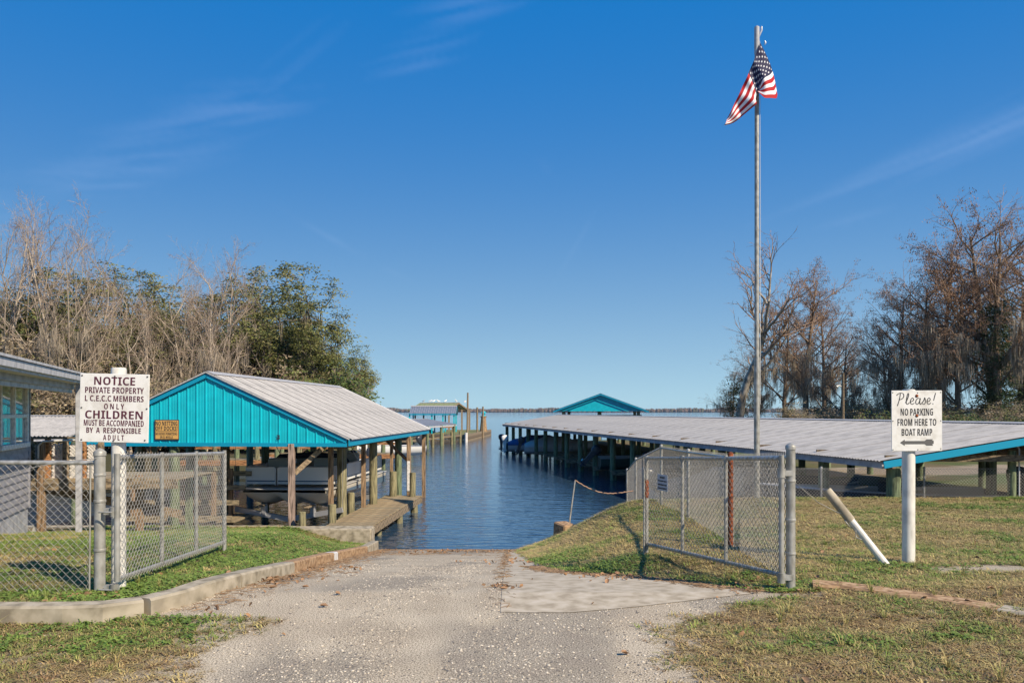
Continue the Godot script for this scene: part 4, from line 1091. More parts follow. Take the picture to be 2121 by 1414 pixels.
func deck_boat():
	# tunnel-hulled deck boat on a lift inside the shed, bow towards the lawn
	var t := thing("deck_boat", "beige and white deck boat with fenced rails hanging in its lift", "boat", P(-5.93, 20.7, 0.74), -0.067)
	var W := 1.22; var L := 6.4
	# local: bow at z = 0, stern at z = -L; y 0 = keel
	var rows := []
	for i in 15:
		var z: float = [0.0, 0.05, 0.15, 0.3, 0.5, 0.8, 1.1, 1.5, 2.0, 2.7, 3.5, 4.3, 5.0, 5.7, 6.4][i]
		var g := 1.0 - exp(-float(z) * 3.6)       # how far the sponsons have come down
		var w: float = W * (0.9 + 0.1 * minf(1.0, z / 0.6))
		var deep := func(k: float) -> float: return lerpf(0.40, k, g)
		var r := []
		for q in [[-1.0, 0.46, 0.46], [-1.0, 0.40, 0.33], [-0.93, 0.40, 0.18], [-0.72, 0.40, 0.03], [-0.55, 0.40, 0.0], [-0.40, 0.40, 0.1], [-0.24, 0.41, 0.2], [-0.12, 0.41, 0.08], [0.0, 0.40, -0.02], [0.12, 0.41, 0.08], [0.24, 0.41, 0.2], [0.40, 0.40, 0.1], [0.55, 0.40, 0.0], [0.72, 0.40, 0.03], [0.93, 0.40, 0.18], [1.0, 0.40, 0.33], [1.0, 0.46, 0.46]]:
			r.append(Vector3(q[0] * w, lerpf(q[1], q[2], g), -z))
		rows.append(r)
	var b := MB.new(); b.grid(rows); var e: Array = rows[-1].duplicate(); e.reverse(); b.fan(e); part(b, "hull", M.hull, t)
	b = MB.new(); b.cbox(Vector3(0, 0.485, -L / 2), Vector3(2 * W + 0.06, 0.035, L + 0.04), 0.015); part(b, "deck", M.panel, t)
	for sg in [-1.0, 1.0]:
		b = MB.new(); b.quad(Vector3(W + 0.012, 0.14, -L + 0.1), Vector3(W + 0.012, 0.36, -L + 0.1), Vector3(W + 0.012, 0.36, -1.2), Vector3(W + 0.012, 0.3, -1.5)) if sg > 0 else b.quad(Vector3(-W - 0.012, 0.36, -L + 0.1), Vector3(-W - 0.012, 0.14, -L + 0.1), Vector3(-W - 0.012, 0.3, -1.5), Vector3(-W - 0.012, 0.36, -1.2))
		part(b, "blue_stripe", M.hull_blue, t)
	# fence: framed panels
	var fence := func(p: Vector3, q: Vector3):
		var n := Vector3(q - p).cross(Vector3.UP).normalized()
		b = MB.new(); b.bar(p + Vector3.UP * 0.30, q + Vector3.UP * 0.30, 0.012, 0.44); part(b, "fence_panel", M.hull_white, t)
		b = MB.new(); b.bar(p + Vector3.UP * 0.16, q + Vector3.UP * 0.16, 0.02, 0.035); part(b, "stripe", M.hull_blue, t)
		b = MB.new()
		b.tube([p + Vector3.UP * 0.05, p + Vector3.UP * 0.5, p.lerp(q, 0.04) + Vector3.UP * 0.54, p.lerp(q, 0.96) + Vector3.UP * 0.54, q + Vector3.UP * 0.5, q + Vector3.UP * 0.05], [0.016, 0.016, 0.016, 0.016, 0.016, 0.016], 7); part(b, "fence_rail", M.alu, t)
	var y := 0.51
	fence.call(Vector3(-1.14, y, -0.35), Vector3(-0.36, y, -0.35)); fence.call(Vector3(-0.3, y, -0.35), Vector3(1.14, y, -0.35))
	for k in 4:
		var z0 := -0.4 - k * 1.4
		fence.call(Vector3(1.17, y, z0), Vector3(1.17, y, z0 - 1.36)); fence.call(Vector3(-1.17, y, z0), Vector3(-1.17, y, z0 - 1.36))
	b = MB.new(); b.cbox(Vector3(0.45, 0.85, -2.7), Vector3(0.7, 0.7, 0.5), 0.06); part(b, "helm_console", M.hull_white, t)
	b = MB.new(); b.quad(Vector3(0.12, 1.2, -2.5), Vector3(0.78, 1.2, -2.5), Vector3(0.74, 1.5, -2.75), Vector3(0.16, 1.5, -2.75)); part(b, "windscreen", M.glass, t)
	for q in [[-0.6, -1.2], [0.7, -1.2], [-0.6, -3.6], [0.5, -4.0], [-0.2, -5.6]]:
		b = MB.new(); b.cbox(Vector3(q[0], 0.72, q[1]), Vector3(0.75, 0.42, 0.6), 0.06); b.cbox(Vector3(q[0], 1.02, q[1] - 0.26), Vector3(0.75, 0.4, 0.14), 0.05); part(b, "seat", M.blind, t)
	# folded canvas top on its bows
	b = MB.new()
	b.tube([Vector3(-1.12, 1.05, -2.2), Vector3(-0.95, 1.2, -2.3), Vector3(0, 1.26, -2.35), Vector3(0.95, 1.2, -2.3), Vector3(1.12, 1.05, -2.2)], [0.02, 0.08, 0.09, 0.08, 0.02], 8); part(b, "folded_canvas", M.canvas_dark, t)
	b = MB.new(); b.tube([Vector3(-1.14, 1.0, -3.2), Vector3(-1.1, 1.5, -2.4), Vector3(1.1, 1.5, -2.4), Vector3(1.14, 1.0, -3.2)], [0.014, 0.014, 0.014, 0.014], 6); part(b, "canopy_bow", M.alu, t)
	outboard(t, Vector3(0, 0.75, -L - 0.3), PI, 0.0, M.hull_dark)
	# the lift under it
	var l := thing("boat_lift", "aluminium cradle beam carrying the beige deck boat", "boat lift", P(-5.93, 20.9, 0.4), -0.067)
	for z in [-0.2, -3.6]:
		b = MB.new()
		b.bar(Vector3(-1.45, 0.26, z), Vector3(0, 0.0, z), 0.1, 0.13); b.bar(Vector3(0, 0.0, z), Vector3(1.45, 0.26, z), 0.1, 0.13); part(b, "cradle_beam", M.alu, l)
		for x in [-0.66, 0.66]:
			b = MB.new(); b.cbox(Vector3(x, 0.24, z), Vector3(0.12, 0.34, 0.14), 0.01); part(b, "bunk_bracket", M.alu, l)
		for x in [-1.45, 1.45]:
			b = MB.new(); b.pipe(Vector3(x, 0.26, z), Vector3(x, 2.05, z), 0.006, 5); part(b, "lift_cable", M.wire, l)
	for x in [-0.66, 0.66]:
		b = MB.new(); b.cbox(Vector3(x, 0.375, -1.9), Vector3(0.12, 0.05, 4.6), 0.01); part(b, "bunk", M.old_wood, l)

func slip_shed():
	# the long low white-roofed shed on the other side of the ramp
	var A := Vector2(12.7, 17.15); var C := Vector2(3.9, 67.0)
	var t := thing("slip_shed", "long low shed with pale corrugated roof sheltering a row of boat slips", "boat shed", P(A.x, A.y, 0))
	gable_roof(t, A, C, 4.7, 2.17, 2.95, Vector2(-1, 0), M.roof, 0.115, 0.05, 0.92, null, 9)
	var ax := (C - A).normalized()
	for sg in [-1.0, 1.0]:
		var e := Vector3(4.7 * sg, 2.17 - 2.95, 0)
		beam(t, P(A.x, A.y - 0.03, 2.88) , P(A.x, A.y - 0.03, 2.88) + e, 0.03, 0.15, M.teal_dark, "rake_board")
		beam(t, P(C.x, C.y + 0.03, 2.88), P(C.x, C.y + 0.03, 2.88) + e, 0.03, 0.14, M.trim_grey, "rake_board")
		beam(t, P(A.x, A.y + 0.1, 2.86) + e * 0.992, P(C.x, C.y, 2.86) + e * 0.992, 0.04, 0.14, M.skirting, "fascia")
		beam(t, P(A.x, A.y + 0.2, 2.8) + e * 0.93, P(C.x, C.y, 2.8) + e * 0.93, 0.08, 0.16, M.dark_wood, "header_beam")
	beam(t, P(A.x, A.y + 0.2, 2.78), P(C.x, C.y, 2.78), 0.08, 0.18, M.dark_wood, "ridge_beam")
	rng.seed = 31
	var n := 17
	for i in n + 1:
		var p := A.lerp(C, i / float(n))
		var y := p.y + 0.35 if i == 0 else p.y
		pile(t, p.x - 4.3, y, -1.6, 2.16, 0.13 if i else 0.15, M.pile_green)
		pile(t, p.x - 0.1, y, -1.6, 2.75, 0.12, M.pile_green)
		pile(t, p.x + 4.2, y, -1.2, 2.2, 0.12, M.pile_green)
		if i % 2 == 1: pile(t, p.x - 2.4, y + 0.4, -1.6, 2.4, 0.1, M.pile_green)
		beam(t, P(p.x - 4.5, y, 2.22), P(p.x + 4.4, y, 2.22), 0.05, 0.14, M.dark_wood, "tie_beam")
	# finger piers between the slips
	for i in range(1, n):
		var p := A.lerp(C, i / float(n))
		var f := thing("finger_pier", "narrow plank finger pier between two slips under the long shed", "pier", P(p.x - 2.2, p.y, 0), 0.0, "finger piers under the long shed")
		for k in 2:
			var b := MB.new(); b.cbox(Vector3(0, 0.45, -0.17 + 0.34 * k), Vector3(4.5, 0.04, 0.32), 0.005); part(b, "plank", M.old_wood, f)
		for z in [-0.3, 0.3]:
			var b := MB.new(); b.box(Vector3(0, 0.34, z), Vector3(4.4, 0.17, 0.045)); part(b, "side_beam", M.old_wood, f)
		for x in [-2.0, 0.2]:
			var b := MB.new(); b.tube([Vector3(x, -1.5, 0.0), Vector3(x, 0.42, 0.0)], [0.09, 0.085], 10); part(b, "pile", M.pile_green, f)
	# boats in the slips, sterns to the open water
	var T := -PI / 2 + 0.0
	skiff("boat with a dark outboard moored at the far end under the long shed", P(1.7, 65.0, 0.12), T, 4.6, 1.8, M.hull_green, M.hull_dark)
	skiff("boat under a blue canvas cover with a white outboard motor", P(2.3, 61.3, 0.15), T, 5.2, 2.0, M.hull_white, M.hull_white, 0.0, M.canvas_blue)
	skiff("white hulled boat under a pale canvas cover beside the blue one", P(3.3, 57.8, 0.15), T, 4.8, 1.9, M.hull_white, M.hull_dark, 0.3, M.canvas_white)
	skiff("dark boat with its outboard tilted out of the water under the shed", P(7.1, 40.4, 0.3), T, 5.4, 2.0, M.hull_green, M.hull_dark, 0.75)
	skiff("slim dark boat lying in the slip nearest the rope", P(8.6, 34.4, 0.25), T, 5.0, 1.9, M.hull_dark, M.hull_dark, 0.2)
	var bl := skiff("black hulled boat on blocks behind the low chain-link fence", P(9.6, 20.3, 0.55), PI / 2 + 0.06, 6.4, 2.1, M.hull_dark, M.hull_dark, 0.2)
	skiff("boat under dark canvas behind the low fence beside the black hull", P(6.9, 22.9, 0.35), T, 5.6, 2.1, M.hull_blue, M.hull_dark, 0.1, M.canvas_dark)
	# conduit post beside the near gable
	var cpst := thing("conduit_post", "short green pile with a white conduit bent over its top", "post", P(11.15, 17.75, 0.7))
	var b := MB.new(); b.tube([Vector3(0, -0.3, 0), Vector3(0, 1.66, 0), Vector3(0, 1.68, 0)], [0.09, 0.085, 0.07], 12); part(b, "pile", M.pile_green, cpst)
	b = MB.new(); b.tube([Vector3(0.11, 0.3, 0.08), Vector3(0.11, 1.72, 0.08), Vector3(0.04, 1.83, 0.08), Vector3(-0.3, 1.86, 0.08)], [0.018, 0.018, 0.018, 0.018], 8); part(b, "conduit", M.trim_grey, cpst)
	# seawall of the basin behind the cross fence
	var w := thing("basin_wall", "low concrete wall closing the boat basin behind the cross fence", "seawall", P(8, 18.4, 0))
	for k in 3:
		b = MB.new(); b.cbox(Vector3(-2.4 + k * 2.62, -0.1, 0), Vector3(2.6, 1.7, 0.2), 0.02); part(b, "wall_block", M.concrete, w)

# ---------------------------------------------------------------- clubhouse side
func clubhouse():
	# stands askew: its long wall runs away from the camera and ends at a corner beside the walkway. Local +x away along the wall, +z out of the wall.
	var t := thing("clubhouse", "grey lap-sided clubhouse with an overhanging eave and a blinded window", "house", P(-8.7, 14.3, 0.0), deg_to_rad(109.0))
	var b: MB
	var xa := -7.0
	var y := 1.55
	while y < 3.74:   # lap boards, each a piece, broken by the window
		var h := 0.125
		var spans := [[xa, 0.0]]
		if y > 2.60 and y < 3.74: spans = [[xa, -1.98], [-0.24, 0.0]]
		for s in spans:
			b = MB.new()
			b.hexa([Vector3(s[0], y, 0.028), Vector3(s[1], y, 0.028), Vector3(s[1], y, -0.02), Vector3(s[0], y, -0.02), Vector3(s[0], y + h - 0.004, 0.008), Vector3(s[1], y + h - 0.004, 0.008), Vector3(s[1], y + h - 0.004, -0.02), Vector3(s[0], y + h - 0.004, -0.02)])
			part(b, "siding_board", M.siding, t)
		b = MB.new()
		b.hexa([Vector3(0.004, y, -0.03), Vector3(0.03, y, -0.03), Vector3(0.03, y, -5.0), Vector3(0.004, y, -5.0), Vector3(0.004, y + h - 0.004, -0.03), Vector3(0.01, y + h - 0.004, -0.03), Vector3(0.01, y + h - 0.004, -5.0), Vector3(0.004, y + h - 0.004, -5.0)])
		part(b, "siding_board", M.siding, t)
		y += h
	b = MB.new(); b.box(Vector3(xa / 2, 2.3, -2.65), Vector3(-xa - 0.06, 2.9, 5.1)); part(b, "house_body", M.siding, t)
	b = MB.new(); b.box(Vector3(xa / 2, 1.2, -0.03), Vector3(-xa - 0.02, 0.68, 0.06)); part(b, "skirting", M.skirting, t)
	b = MB.new(); b.cbox(Vector3(0.0, 2.62, 0.0), Vector3(0.075, 2.2, 0.075), 0.005); part(b, "corner_board", M.siding, t)
	var w := Node3D.new(); w.name = "window"; t.add_child(w); w.position = Vector3(-1.11, 3.2, 0.03)
	var bars := [[Vector3(0, 0.5, 0), Vector3(1.74, 0.08, 0.08)], [Vector3(0, -0.53, 0.01), Vector3(1.78, 0.08, 0.1)], [Vector3(0, -0.03, 0.0), Vector3(1.6, 0.06, 0.06)], [Vector3(0.83, -0.015, 0), Vector3(0.08, 0.95, 0.08)], [Vector3(-0.83, -0.015, 0), Vector3(0.08, 0.95, 0.08)], [Vector3(0, -0.015, 0), Vector3(0.07, 0.95, 0.07)]]
	for q in bars:
		b = MB.new(); b.cbox(q[0], q[1], 0.006); part(b, "frame", M.white, w)
	for s in [0.23, -0.27]:
		b = MB.new(); b.box(Vector3(0, s, -0.005), Vector3(1.58, 0.44, 0.006)); part(b, "pane", M.glass, w)
	b = MB.new()
	for k in 46: b.box(Vector3(0, 0.46 - k * 0.0205, -0.035), Vector3(1.56, 0.016, 0.016), Basis(Vector3.RIGHT, 0.6))
	part(b, "blinds", M.blind, w)
	# eave: stepped boards over a deep soffit, roof rising behind
	for q in [["fascia", Vector3(-3.2, 3.855, 0.88), Vector3(7.9, 0.11, 0.04), M.trim_grey], ["gutter_board", Vector3(-3.2, 3.785, 0.84), Vector3(7.86, 0.05, 0.05), M.trim_grey], ["frieze", Vector3(-3.3, 3.72, 0.66), Vector3(7.4, 0.12, 0.04), M.skirting], ["lower_board", Vector3(-3.3, 3.64, 0.62), Vector3(7.4, 0.1, 0.04), M.trim_grey], ["soffit", Vector3(-3.3, 3.77, 0.3), Vector3(7.6, 0.02, 1.0), M.blind]]:
		b = MB.new(); b.cbox(q[1], q[2], 0.006); part(b, q[0], q[3], t)
	b = MB.new(); b.hexa([Vector3(-7.2, 3.915, 0.92), Vector3(0.78, 3.915, 0.92), Vector3(0.78, 4.5, -2.8), Vector3(-7.2, 4.5, -2.8), Vector3(-7.2, 3.95, 0.92), Vector3(0.78, 3.95, 0.92), Vector3(0.78, 4.54, -2.8), Vector3(-7.2, 4.54, -2.8)]); part(b, "roof_slab", M.trim_grey, t)
	b = MB.new(); b.cbox(Vector3(0.1, 2.4, 0.8), Vector3(0.1, 2.76, 0.1), 0.006); part(b, "porch_post", M.skirting, t)
	# two guy wires in front
	for k in 2:
		b = MB.new(); b.pipe(P(-8.55 + k * 0.18, 11.5, 2.7), P(-9.3 + k * 0.12, 12.4, 4.2), 0.004, 5)
		tag(part(b, "guy_wire", M.wire, self), "thin guy wire crossing the clubhouse window", "wire", "guy wires by the window")
	# walkway with lattice panels
	var l := thing("lattice_walkway", "raised timber walkway with white lattice panels beside the clubhouse", "walkway", P(-7.8, 15.4, 0))
	var o := l.position
	for x in [-9.62, -9.26, -8.92, -8.58, -8.24, -7.9]:
		post(l, x, 15.3, 1.9, 2.72, 0.085, M.lumber if int(x * 50) % 2 == 0 else M.brace, "rail_post")
	post(l, -9.0, 15.22, 0.3, 2.68, 0.12, M.post, "post"); post(l, -7.3, 15.6, 0.0, 2.0, 0.12, M.post, "post"); post(l, -6.9, 17.0, -1.0, 2.0, 0.12, M.pile_green, "post"); post(l, -8.4, 17.0, -1.0, 2.0, 0.12, M.pile_green, "post")
	for k in 5:
		var x0: float = [-9.57, -9.21, -8.87, -8.53, -8.19][k]; var x1: float = [-9.31, -8.97, -8.63, -8.29, -7.95][k]
		b = MB.new()
		var h := 0.7
		for sg in [1.0, -1.0]:
			var s := -h
			while s < (x1 - x0):
				var p := Vector2(s, 0.0); var q := Vector2(s + h, h)
				if p.x < 0: p = Vector2(0, -s)
				if q.x > x1 - x0: q = Vector2(x1 - x0, (x1 - x0) - s)
				if q.x - p.x > 0.01:
					var X := func(v: Vector2) -> Vector3: return P(x0 + v.x if sg > 0 else x1 - v.x, 15.36 + 0.006 * sg, 1.92 + v.y) - o
					b.bar(X.call(p), X.call(q), 0.008, 0.034, Vector3(1 * -sg, 1, 0).normalized())
				s += 0.066
		part(b, "lattice_panel", M.white, l)
	beam(l, P(-9.7, 15.3, 2.73), P(-7.85, 15.3, 2.75), 0.1, 0.04, M.old_wood, "top_rail")
	b = MB.new(); b.tube([P(-9.02, 15.15, 2.35) - o, P(-9.0, 15.12, 2.6) - o, P(-8.9, 15.1, 2.68) - o, P(-8.0, 15.05, 2.72) - o], [0.02, 0.02, 0.02, 0.02], 8); part(b, "handrail", M.pvc, l)
	for i in 12:
		b = MB.new(); b.cbox(P(-7.9, 15.3 + i * 0.145, 1.95) - o, Vector3(3.0, 0.038, 0.138), 0.004); part(b, "plank", M.deck[i % 4], l)
	beam(l, P(-9.4, 15.22, 1.83), P(-6.4, 15.22, 1.87), 0.05, 0.18, M.old_wood, "side_beam")
	beam(l, P(-9.2, 15.7, 1.72), P(-6.6, 15.9, 1.2), 0.05, 0.16, M.brace, "stringer")
	beam(l, P(-9.2, 15.7, 0.85), P(-6.5, 16.1, 0.62), 0.05, 0.16, M.old_wood, "stringer")
	beam(l, P(-11.6, 13.6, 1.80), P(-9.2, 13.8, 1.72), 0.05, 0.14, M.old_wood, "side_beam"); beam(l, P(-11.6, 13.6, 1.34), P(-9.2, 13.8, 1.22), 0.05, 0.14, M.old_wood, "side_beam")
	b = MB.new(); b.bar(P(-9.55, 16.4, 2.1), P(-9.05, 15.0, 0.75), 0.07, 0.07)
	tag(part(b, "leaning_bar", M.galv, self), "grey steel bar leaning against the lattice walkway", "bar")
	# stepped timber landing behind the open gate
	var sd := thing("timber_landing", "brown timber landing with rails beyond the open gate leaf", "dock", P(-7.6, 20.0, 0))
	o = sd.position
	for k in 4: beam(sd, P(-9.6, 19.6 + k * 0.5, 0.62 + k * 0.33), P(-6.9, 19.6 + k * 0.5, 0.62 + k * 0.33), 0.05, 0.13, M.deck[k], "rail")
	for x in [-9.4, -8.4, -7.4]:
		for k in 2: post(sd, x, 19.75 + k * 1.2, -1.0, 1.75, 0.1, M.post, "post")
	for i in 10:
		b = MB.new(); b.cbox(P(-8.2, 19.9 + i * 0.145, 0.5) - o, Vector3(2.6, 0.038, 0.138), 0.004); part(b, "plank", M.deck[i % 4], sd)

func far_docks():
	rng.seed = 51
	# timber docks behind the shed
	var k := 0
	for q in [[-15.5, -8.2, 37.0, 0.9, "weathered dock with fresh orange rails behind the turquoise shed"], [-13.5, -6.4, 44.0, 0.8, "farther dock with orange rails and mooring piles behind the shed"]]:
		var t := thing("timber_dock", q[4], "dock", P((q[0] + q[1]) / 2, q[2], 0))
		var x: float = q[0]
		while x < q[1]:
			pile(t, x, q[2] - 0.5, -1.5, rng.randf_range(1.6, 2.6), 0.12, M.pile)
			pile(t, x + 0.6, q[2] + 0.6, -1.5, rng.randf_range(1.2, 2.2), 0.12, M.pile_green)
			x += 1.9
		beam(t, P(q[0], q[2] - 0.62, q[3]), P(q[1], q[2] - 0.62, q[3]), 0.05, 0.24, M.lumber, "side_beam")
		beam(t, P(q[0], q[2] - 0.55, q[3] + 0.7), P(q[1], q[2] - 0.55, q[3] + 0.7), 0.05, 0.14, M.lumber, "rail")
		var n := int((q[1] - q[0]) / 0.3)
		for i in n:
			var b := MB.new(); b.box(P(q[0] + 0.15 + i * 0.3, q[2], q[3] + 0.13) - t.position, Vector3(0.29, 0.04, 1.2)); part(b, "plank", M.deck[i % 4], t)
	skiff("white skiff moored at the timber dock seen beneath the shed", P(-9.9, 40.2, 0.1), PI / 2 + 0.3, 5.0, 1.9, M.hull_white, M.hull_dark)
	skiff("white boat with raised outboard tied beyond the end of the shed", P(-7.6, 49.5, 0.45), PI / 2 + 0.8, 4.4, 1.8, M.hull_white, M.hull_dark, 0.5)
	# grey roofs behind the clubhouse and beyond the shed
	var t := thing("grey_shed", "low shed with plain grey roof behind the lattice walkway", "boat shed", P(-17.0, 30.0, 0))
	gable_roof(t, Vector2(-26.0, 33.5), Vector2(-13.8, 33.5), 3.6, 2.30, 3.05, Vector2(0, 1), M.roof, 0.15, 0.0, 1.2, M.trim_grey, 5)
	for x in [-25, -22, -19, -16.5, -14.2]:
		for d in [30.3, 36.7]: pile(t, x, d, -1.5, 2.3, 0.12, M.pile_green)
	t = thing("low_shed", "grey-roofed shed with open slips beyond the turquoise shed", "boat shed", P(-9.5, 70, 0))
	gable_roof(t, Vector2(-11.2, 66), Vector2(-8.6, 80), 3.0, 1.95, 2.5, Vector2(0.99, 0.15).normalized(), [M.far_roof], 0.2, 0.0, 1.2, M.trim_grey, 6)
	for i in 4:
		for u in [-2.8, 2.8]: pile(t, lerpf(-11.2, -8.6, i / 3.0) + u, lerpf(66.2, 79.8, i / 3.0), -1.5, 1.95, 0.13, M.pile_green)
	var pr := thing("plank_pier", "low plank pier leading to the timber bulkhead", "pier", P(-7, 72, 0))
	beam(pr, P(-9.2, 66, 0.75), P(-6.0, 83, 0.75), 1.2, 0.12, M.old_wood, "deck")
	for i in 6: pile(pr, lerpf(-8.5, -5.4, i / 5.0), lerpf(66, 83, i / 5.0), -1.5, 1.2, 0.14, M.pile)
	# the point: timber bulkhead with a little lighthouse
	var pt := thing("timber_bulkhead", "timber bulkhead around the grassy point out in the lake", "bulkhead", P(-5, 88, 0))
	var c0 := P(-8.9, 86.5, 0); var c1 := P(-4.85, 84.6, 0); var c2 := P(-2.9, 108, 0)
	for y in [0.12, 0.42, 0.68]:
		beam(pt, c0 + Vector3(0, y, 0), c1 + Vector3(0, y, 0), 0.2, 0.26, M.old_wood if y != 0.42 else M.dark_wood, "wale"); beam(pt, c1 + Vector3(0, y, 0), c2 + Vector3(0, y, 0), 0.2, 0.26, M.old_wood if y != 0.42 else M.dark_wood, "wale")
	pile(pt, -4.85, 84.5, -1.0, 1.0, 0.16, M.white, "corner_pile")
	var gb := MB.new()
	gb.fan([c0 + Vector3(0, 0.78, 0), c1 + Vector3(0, 0.78, 0), c2 + Vector3(0, 0.78, 0), P(-9, 108, 0.78)])
	struct(gb, "point_terrain", mat(lin(0.17, 0.17, 0.06), 0.95))
	var lh := thing("garden_lighthouse", "little stone lighthouse with a turquoise lantern on the point", "lighthouse", P(-3.55, 99, 0.75))
	var b := MB.new(); b.tube([Vector3(0, 0, 0), Vector3(0, 1.75, 0), Vector3(0, 1.8, 0), Vector3(0, 1.92, 0)], [0.48, 0.3, 0.4, 0.4], 14); part(b, "tower", M.stone, lh)
	b = MB.new(); b.tube([Vector3(0, 1.92, 0), Vector3(0, 2.3, 0)], [0.22, 0.22], 10); part(b, "lantern", M.teal, lh)
	b = MB.new(); b.tube([Vector3(0, 2.3, 0), Vector3(0, 2.32, 0), Vector3(0, 2.62, 0)], [0.38, 0.38, 0.02], 12); part(b, "cap", M.teal, lh)
	var pb := thing("park_bench", "weathered timber bench on the grassy point", "bench", P(-7.2, 88.2, 0.75))
	b = MB.new(); b.box(Vector3(0, 0.75, 0), Vector3(1.5, 0.12, 0.5)); part(b, "seat", M.lumber, pb)
	for x in [-0.6, 0.6]:
		b = MB.new(); b.box(Vector3(x, 0.35, 0), Vector3(0.1, 0.7, 0.4)); part(b, "leg", M.post, pb)
	var up := thing("utility_pole", "tall timber pole with a white lamp on the point", "pole", P(-5.1, 91, 0.5))
	b = MB.new(); b.tube([Vector3(0, 0, 0), Vector3(0.05, 4.9, 0)], [0.13, 0.1], 10); part(b, "pole", M.brace, up)
	b = MB.new(); b.tube([Vector3(-0.1, 3.9, 0.1), Vector3(-0.25, 3.95, 0.1), Vector3(-0.3, 3.8, 0.1)], [0.03, 0.1, 0.14], 8); part(b, "lamp_head", M.white, up)
	for q in [[-4.15, 95, 3.75], [-3.55, 97.5, 3.85]]:
		b = MB.new(); b.tube([P(q[0], q[1], -1), P(q[0], q[1], q[2])], [0.13, 0.11], 10)
		tag(part(b, "mooring_pile", M.brace, self), "tall bare mooring pile behind the little lighthouse", "pile", "mooring piles at the point")
	# boathouses behind the point
	var bh := thing("open_boathouse", "open boathouse with grey-blue metal roof and turquoise posts on the point", "boathouse", P(-9, 95, 0))
	gable_roof(bh, Vector2(-12.0, 95), Vector2(-6.6, 95), 1.9, 3.0, 3.9, Vector2(0, 1), [M.far_roof], 0.25, 0.0, 0.6, M.teal_dark, 12)
	for x in [-12.0, -9.4, -8.1, -6.8]:
		for d in [93.3, 96.7]: post(bh, x, d, -1, 3.0, 0.16, M.teal, "post")
	bh = thing("thatch_boathouse", "boathouse with mossy green roof behind the grey-blue one", "boathouse", P(-8.5, 104, 0))
	gable_roof(bh, Vector2(-12.2, 106), Vector2(-6.9, 103), 2.6, 3.4, 4.4, Vector2(0.5, 0.87), [tex_mat(M.mottle, Vector3(1, 1, 1), 0.9, 0.0, lin(0.22, 0.25, 0.13))], 0.3, 0.0, 0.8, M.brace, 13)
	for q in [[-12.6, 103.6], [-12.0, 108], [-8.0, 101], [-5.6, 105], [-6.4, 101.6]]: post(bh, q[0], q[1], -1, 3.5, 0.2, M.brace, "post")
	# gulls on the ridge
	for i in 6:
		var g := MB.new()
		g.tube([Vector3(-0.24, 0.1, 0), Vector3(-0.1, 0.14, 0), Vector3(0.05, 0.15, 0), Vector3(0.14, 0.2, 0), Vector3(0.17, 0.27, 0), Vector3(0.22, 0.28, 0), Vector3(0.28, 0.27, 0)], [0.01, 0.06, 0.08, 0.055, 0.05, 0.035, 0.005], 7)
		g.pipe(Vector3(0.02, 0.0, 0.02), Vector3(0.02, 0.1, 0.02), 0.008, 4); g.pipe(Vector3(0.02, 0.0, -0.02), Vector3(0.02, 0.1, -0.02), 0.008, 4)
		var u := [0.08, 0.26, 0.35, 0.48, 0.66, 0.94][i] as float
		var m := put(g.mesh(), "gull", M.hull_white, self, Transform3D(Basis(Vector3.UP, rng.randf() * TAU).scaled(Vector3.ONE * 1.15), P(lerpf(-12.2, -6.9, u), lerpf(106, 103, u), 4.46)))
		tag(m, "white gull perched on the mossy boathouse ridge", "gull", "gulls on the boathouse ridge")
	# the blue gabled boathouse beyond the long shed
	bh = thing("blue_boathouse", "boathouse with a wide turquoise gable beyond the long pale roof", "boathouse", P(10.5, 95, 0))
	gable_roof(bh, Vector2(10.45, 94), Vector2(12.2, 106), 5.6, 3.3, 5.35, Vector2(0.99, -0.144), [M.roof[0]], 0.3, 0.0, 1.2, M.teal_dark, 15)
	b = MB.new()
	b.prism(PackedVector2Array([Vector2(-5.2, 3.28), Vector2(5.2, 3.28), Vector2(0, 5.15)]), Transform3D(Basis(Vector3.UP, -0.145), P(10.53, 94.5, 0) - bh.position), 0.06); part(b, "gable_wall", M.teal, bh)
	for x in [6.2, 10.4, 15.0]: pile(bh, x, 95.0 + (10.4 - x) * 0.14, -1.5, 3.3, 0.2, M.pile)
	for x in [7.5, 11.6, 16.2]: pile(bh, x, 105.0, -1.5, 3.3, 0.2, M.pile)
	beam(bh, P(6.0, 95.5, 2.75), P(15.4, 94.3, 2.75), 0.15, 0.2, M.brace, "beam")
	b = MB.new(); b.tube([P(5.6, 95.4, 3.15) - bh.position, P(6.4, 95.4, 3.25) - bh.position, P(6.4, 95.4, 1.0) - bh.position], [0.06, 0.06, 0.06], 6); part(b, "downpipe", M.white, bh)
	# street lamp by the cypresses
	var sl := thing("lamp_post", "dark timber lamp post standing before the bare cypresses", "lamp post", P(21.0, 50.5, 0.7))
	b = MB.new(); b.tube([Vector3(0, -0.3, 0), Vector3(0, 5.0, 0)], [0.12, 0.09], 8); part(b, "pole", M.dark_wood, sl)
	b = MB.new(); b.tube([Vector3(0, 4.1, 0), Vector3(-0.25, 4.2, 0), Vector3(-0.4, 4.1, 0)], [0.03, 0.05, 0.12], 8); part(b, "lamp_head", M.galv, sl)

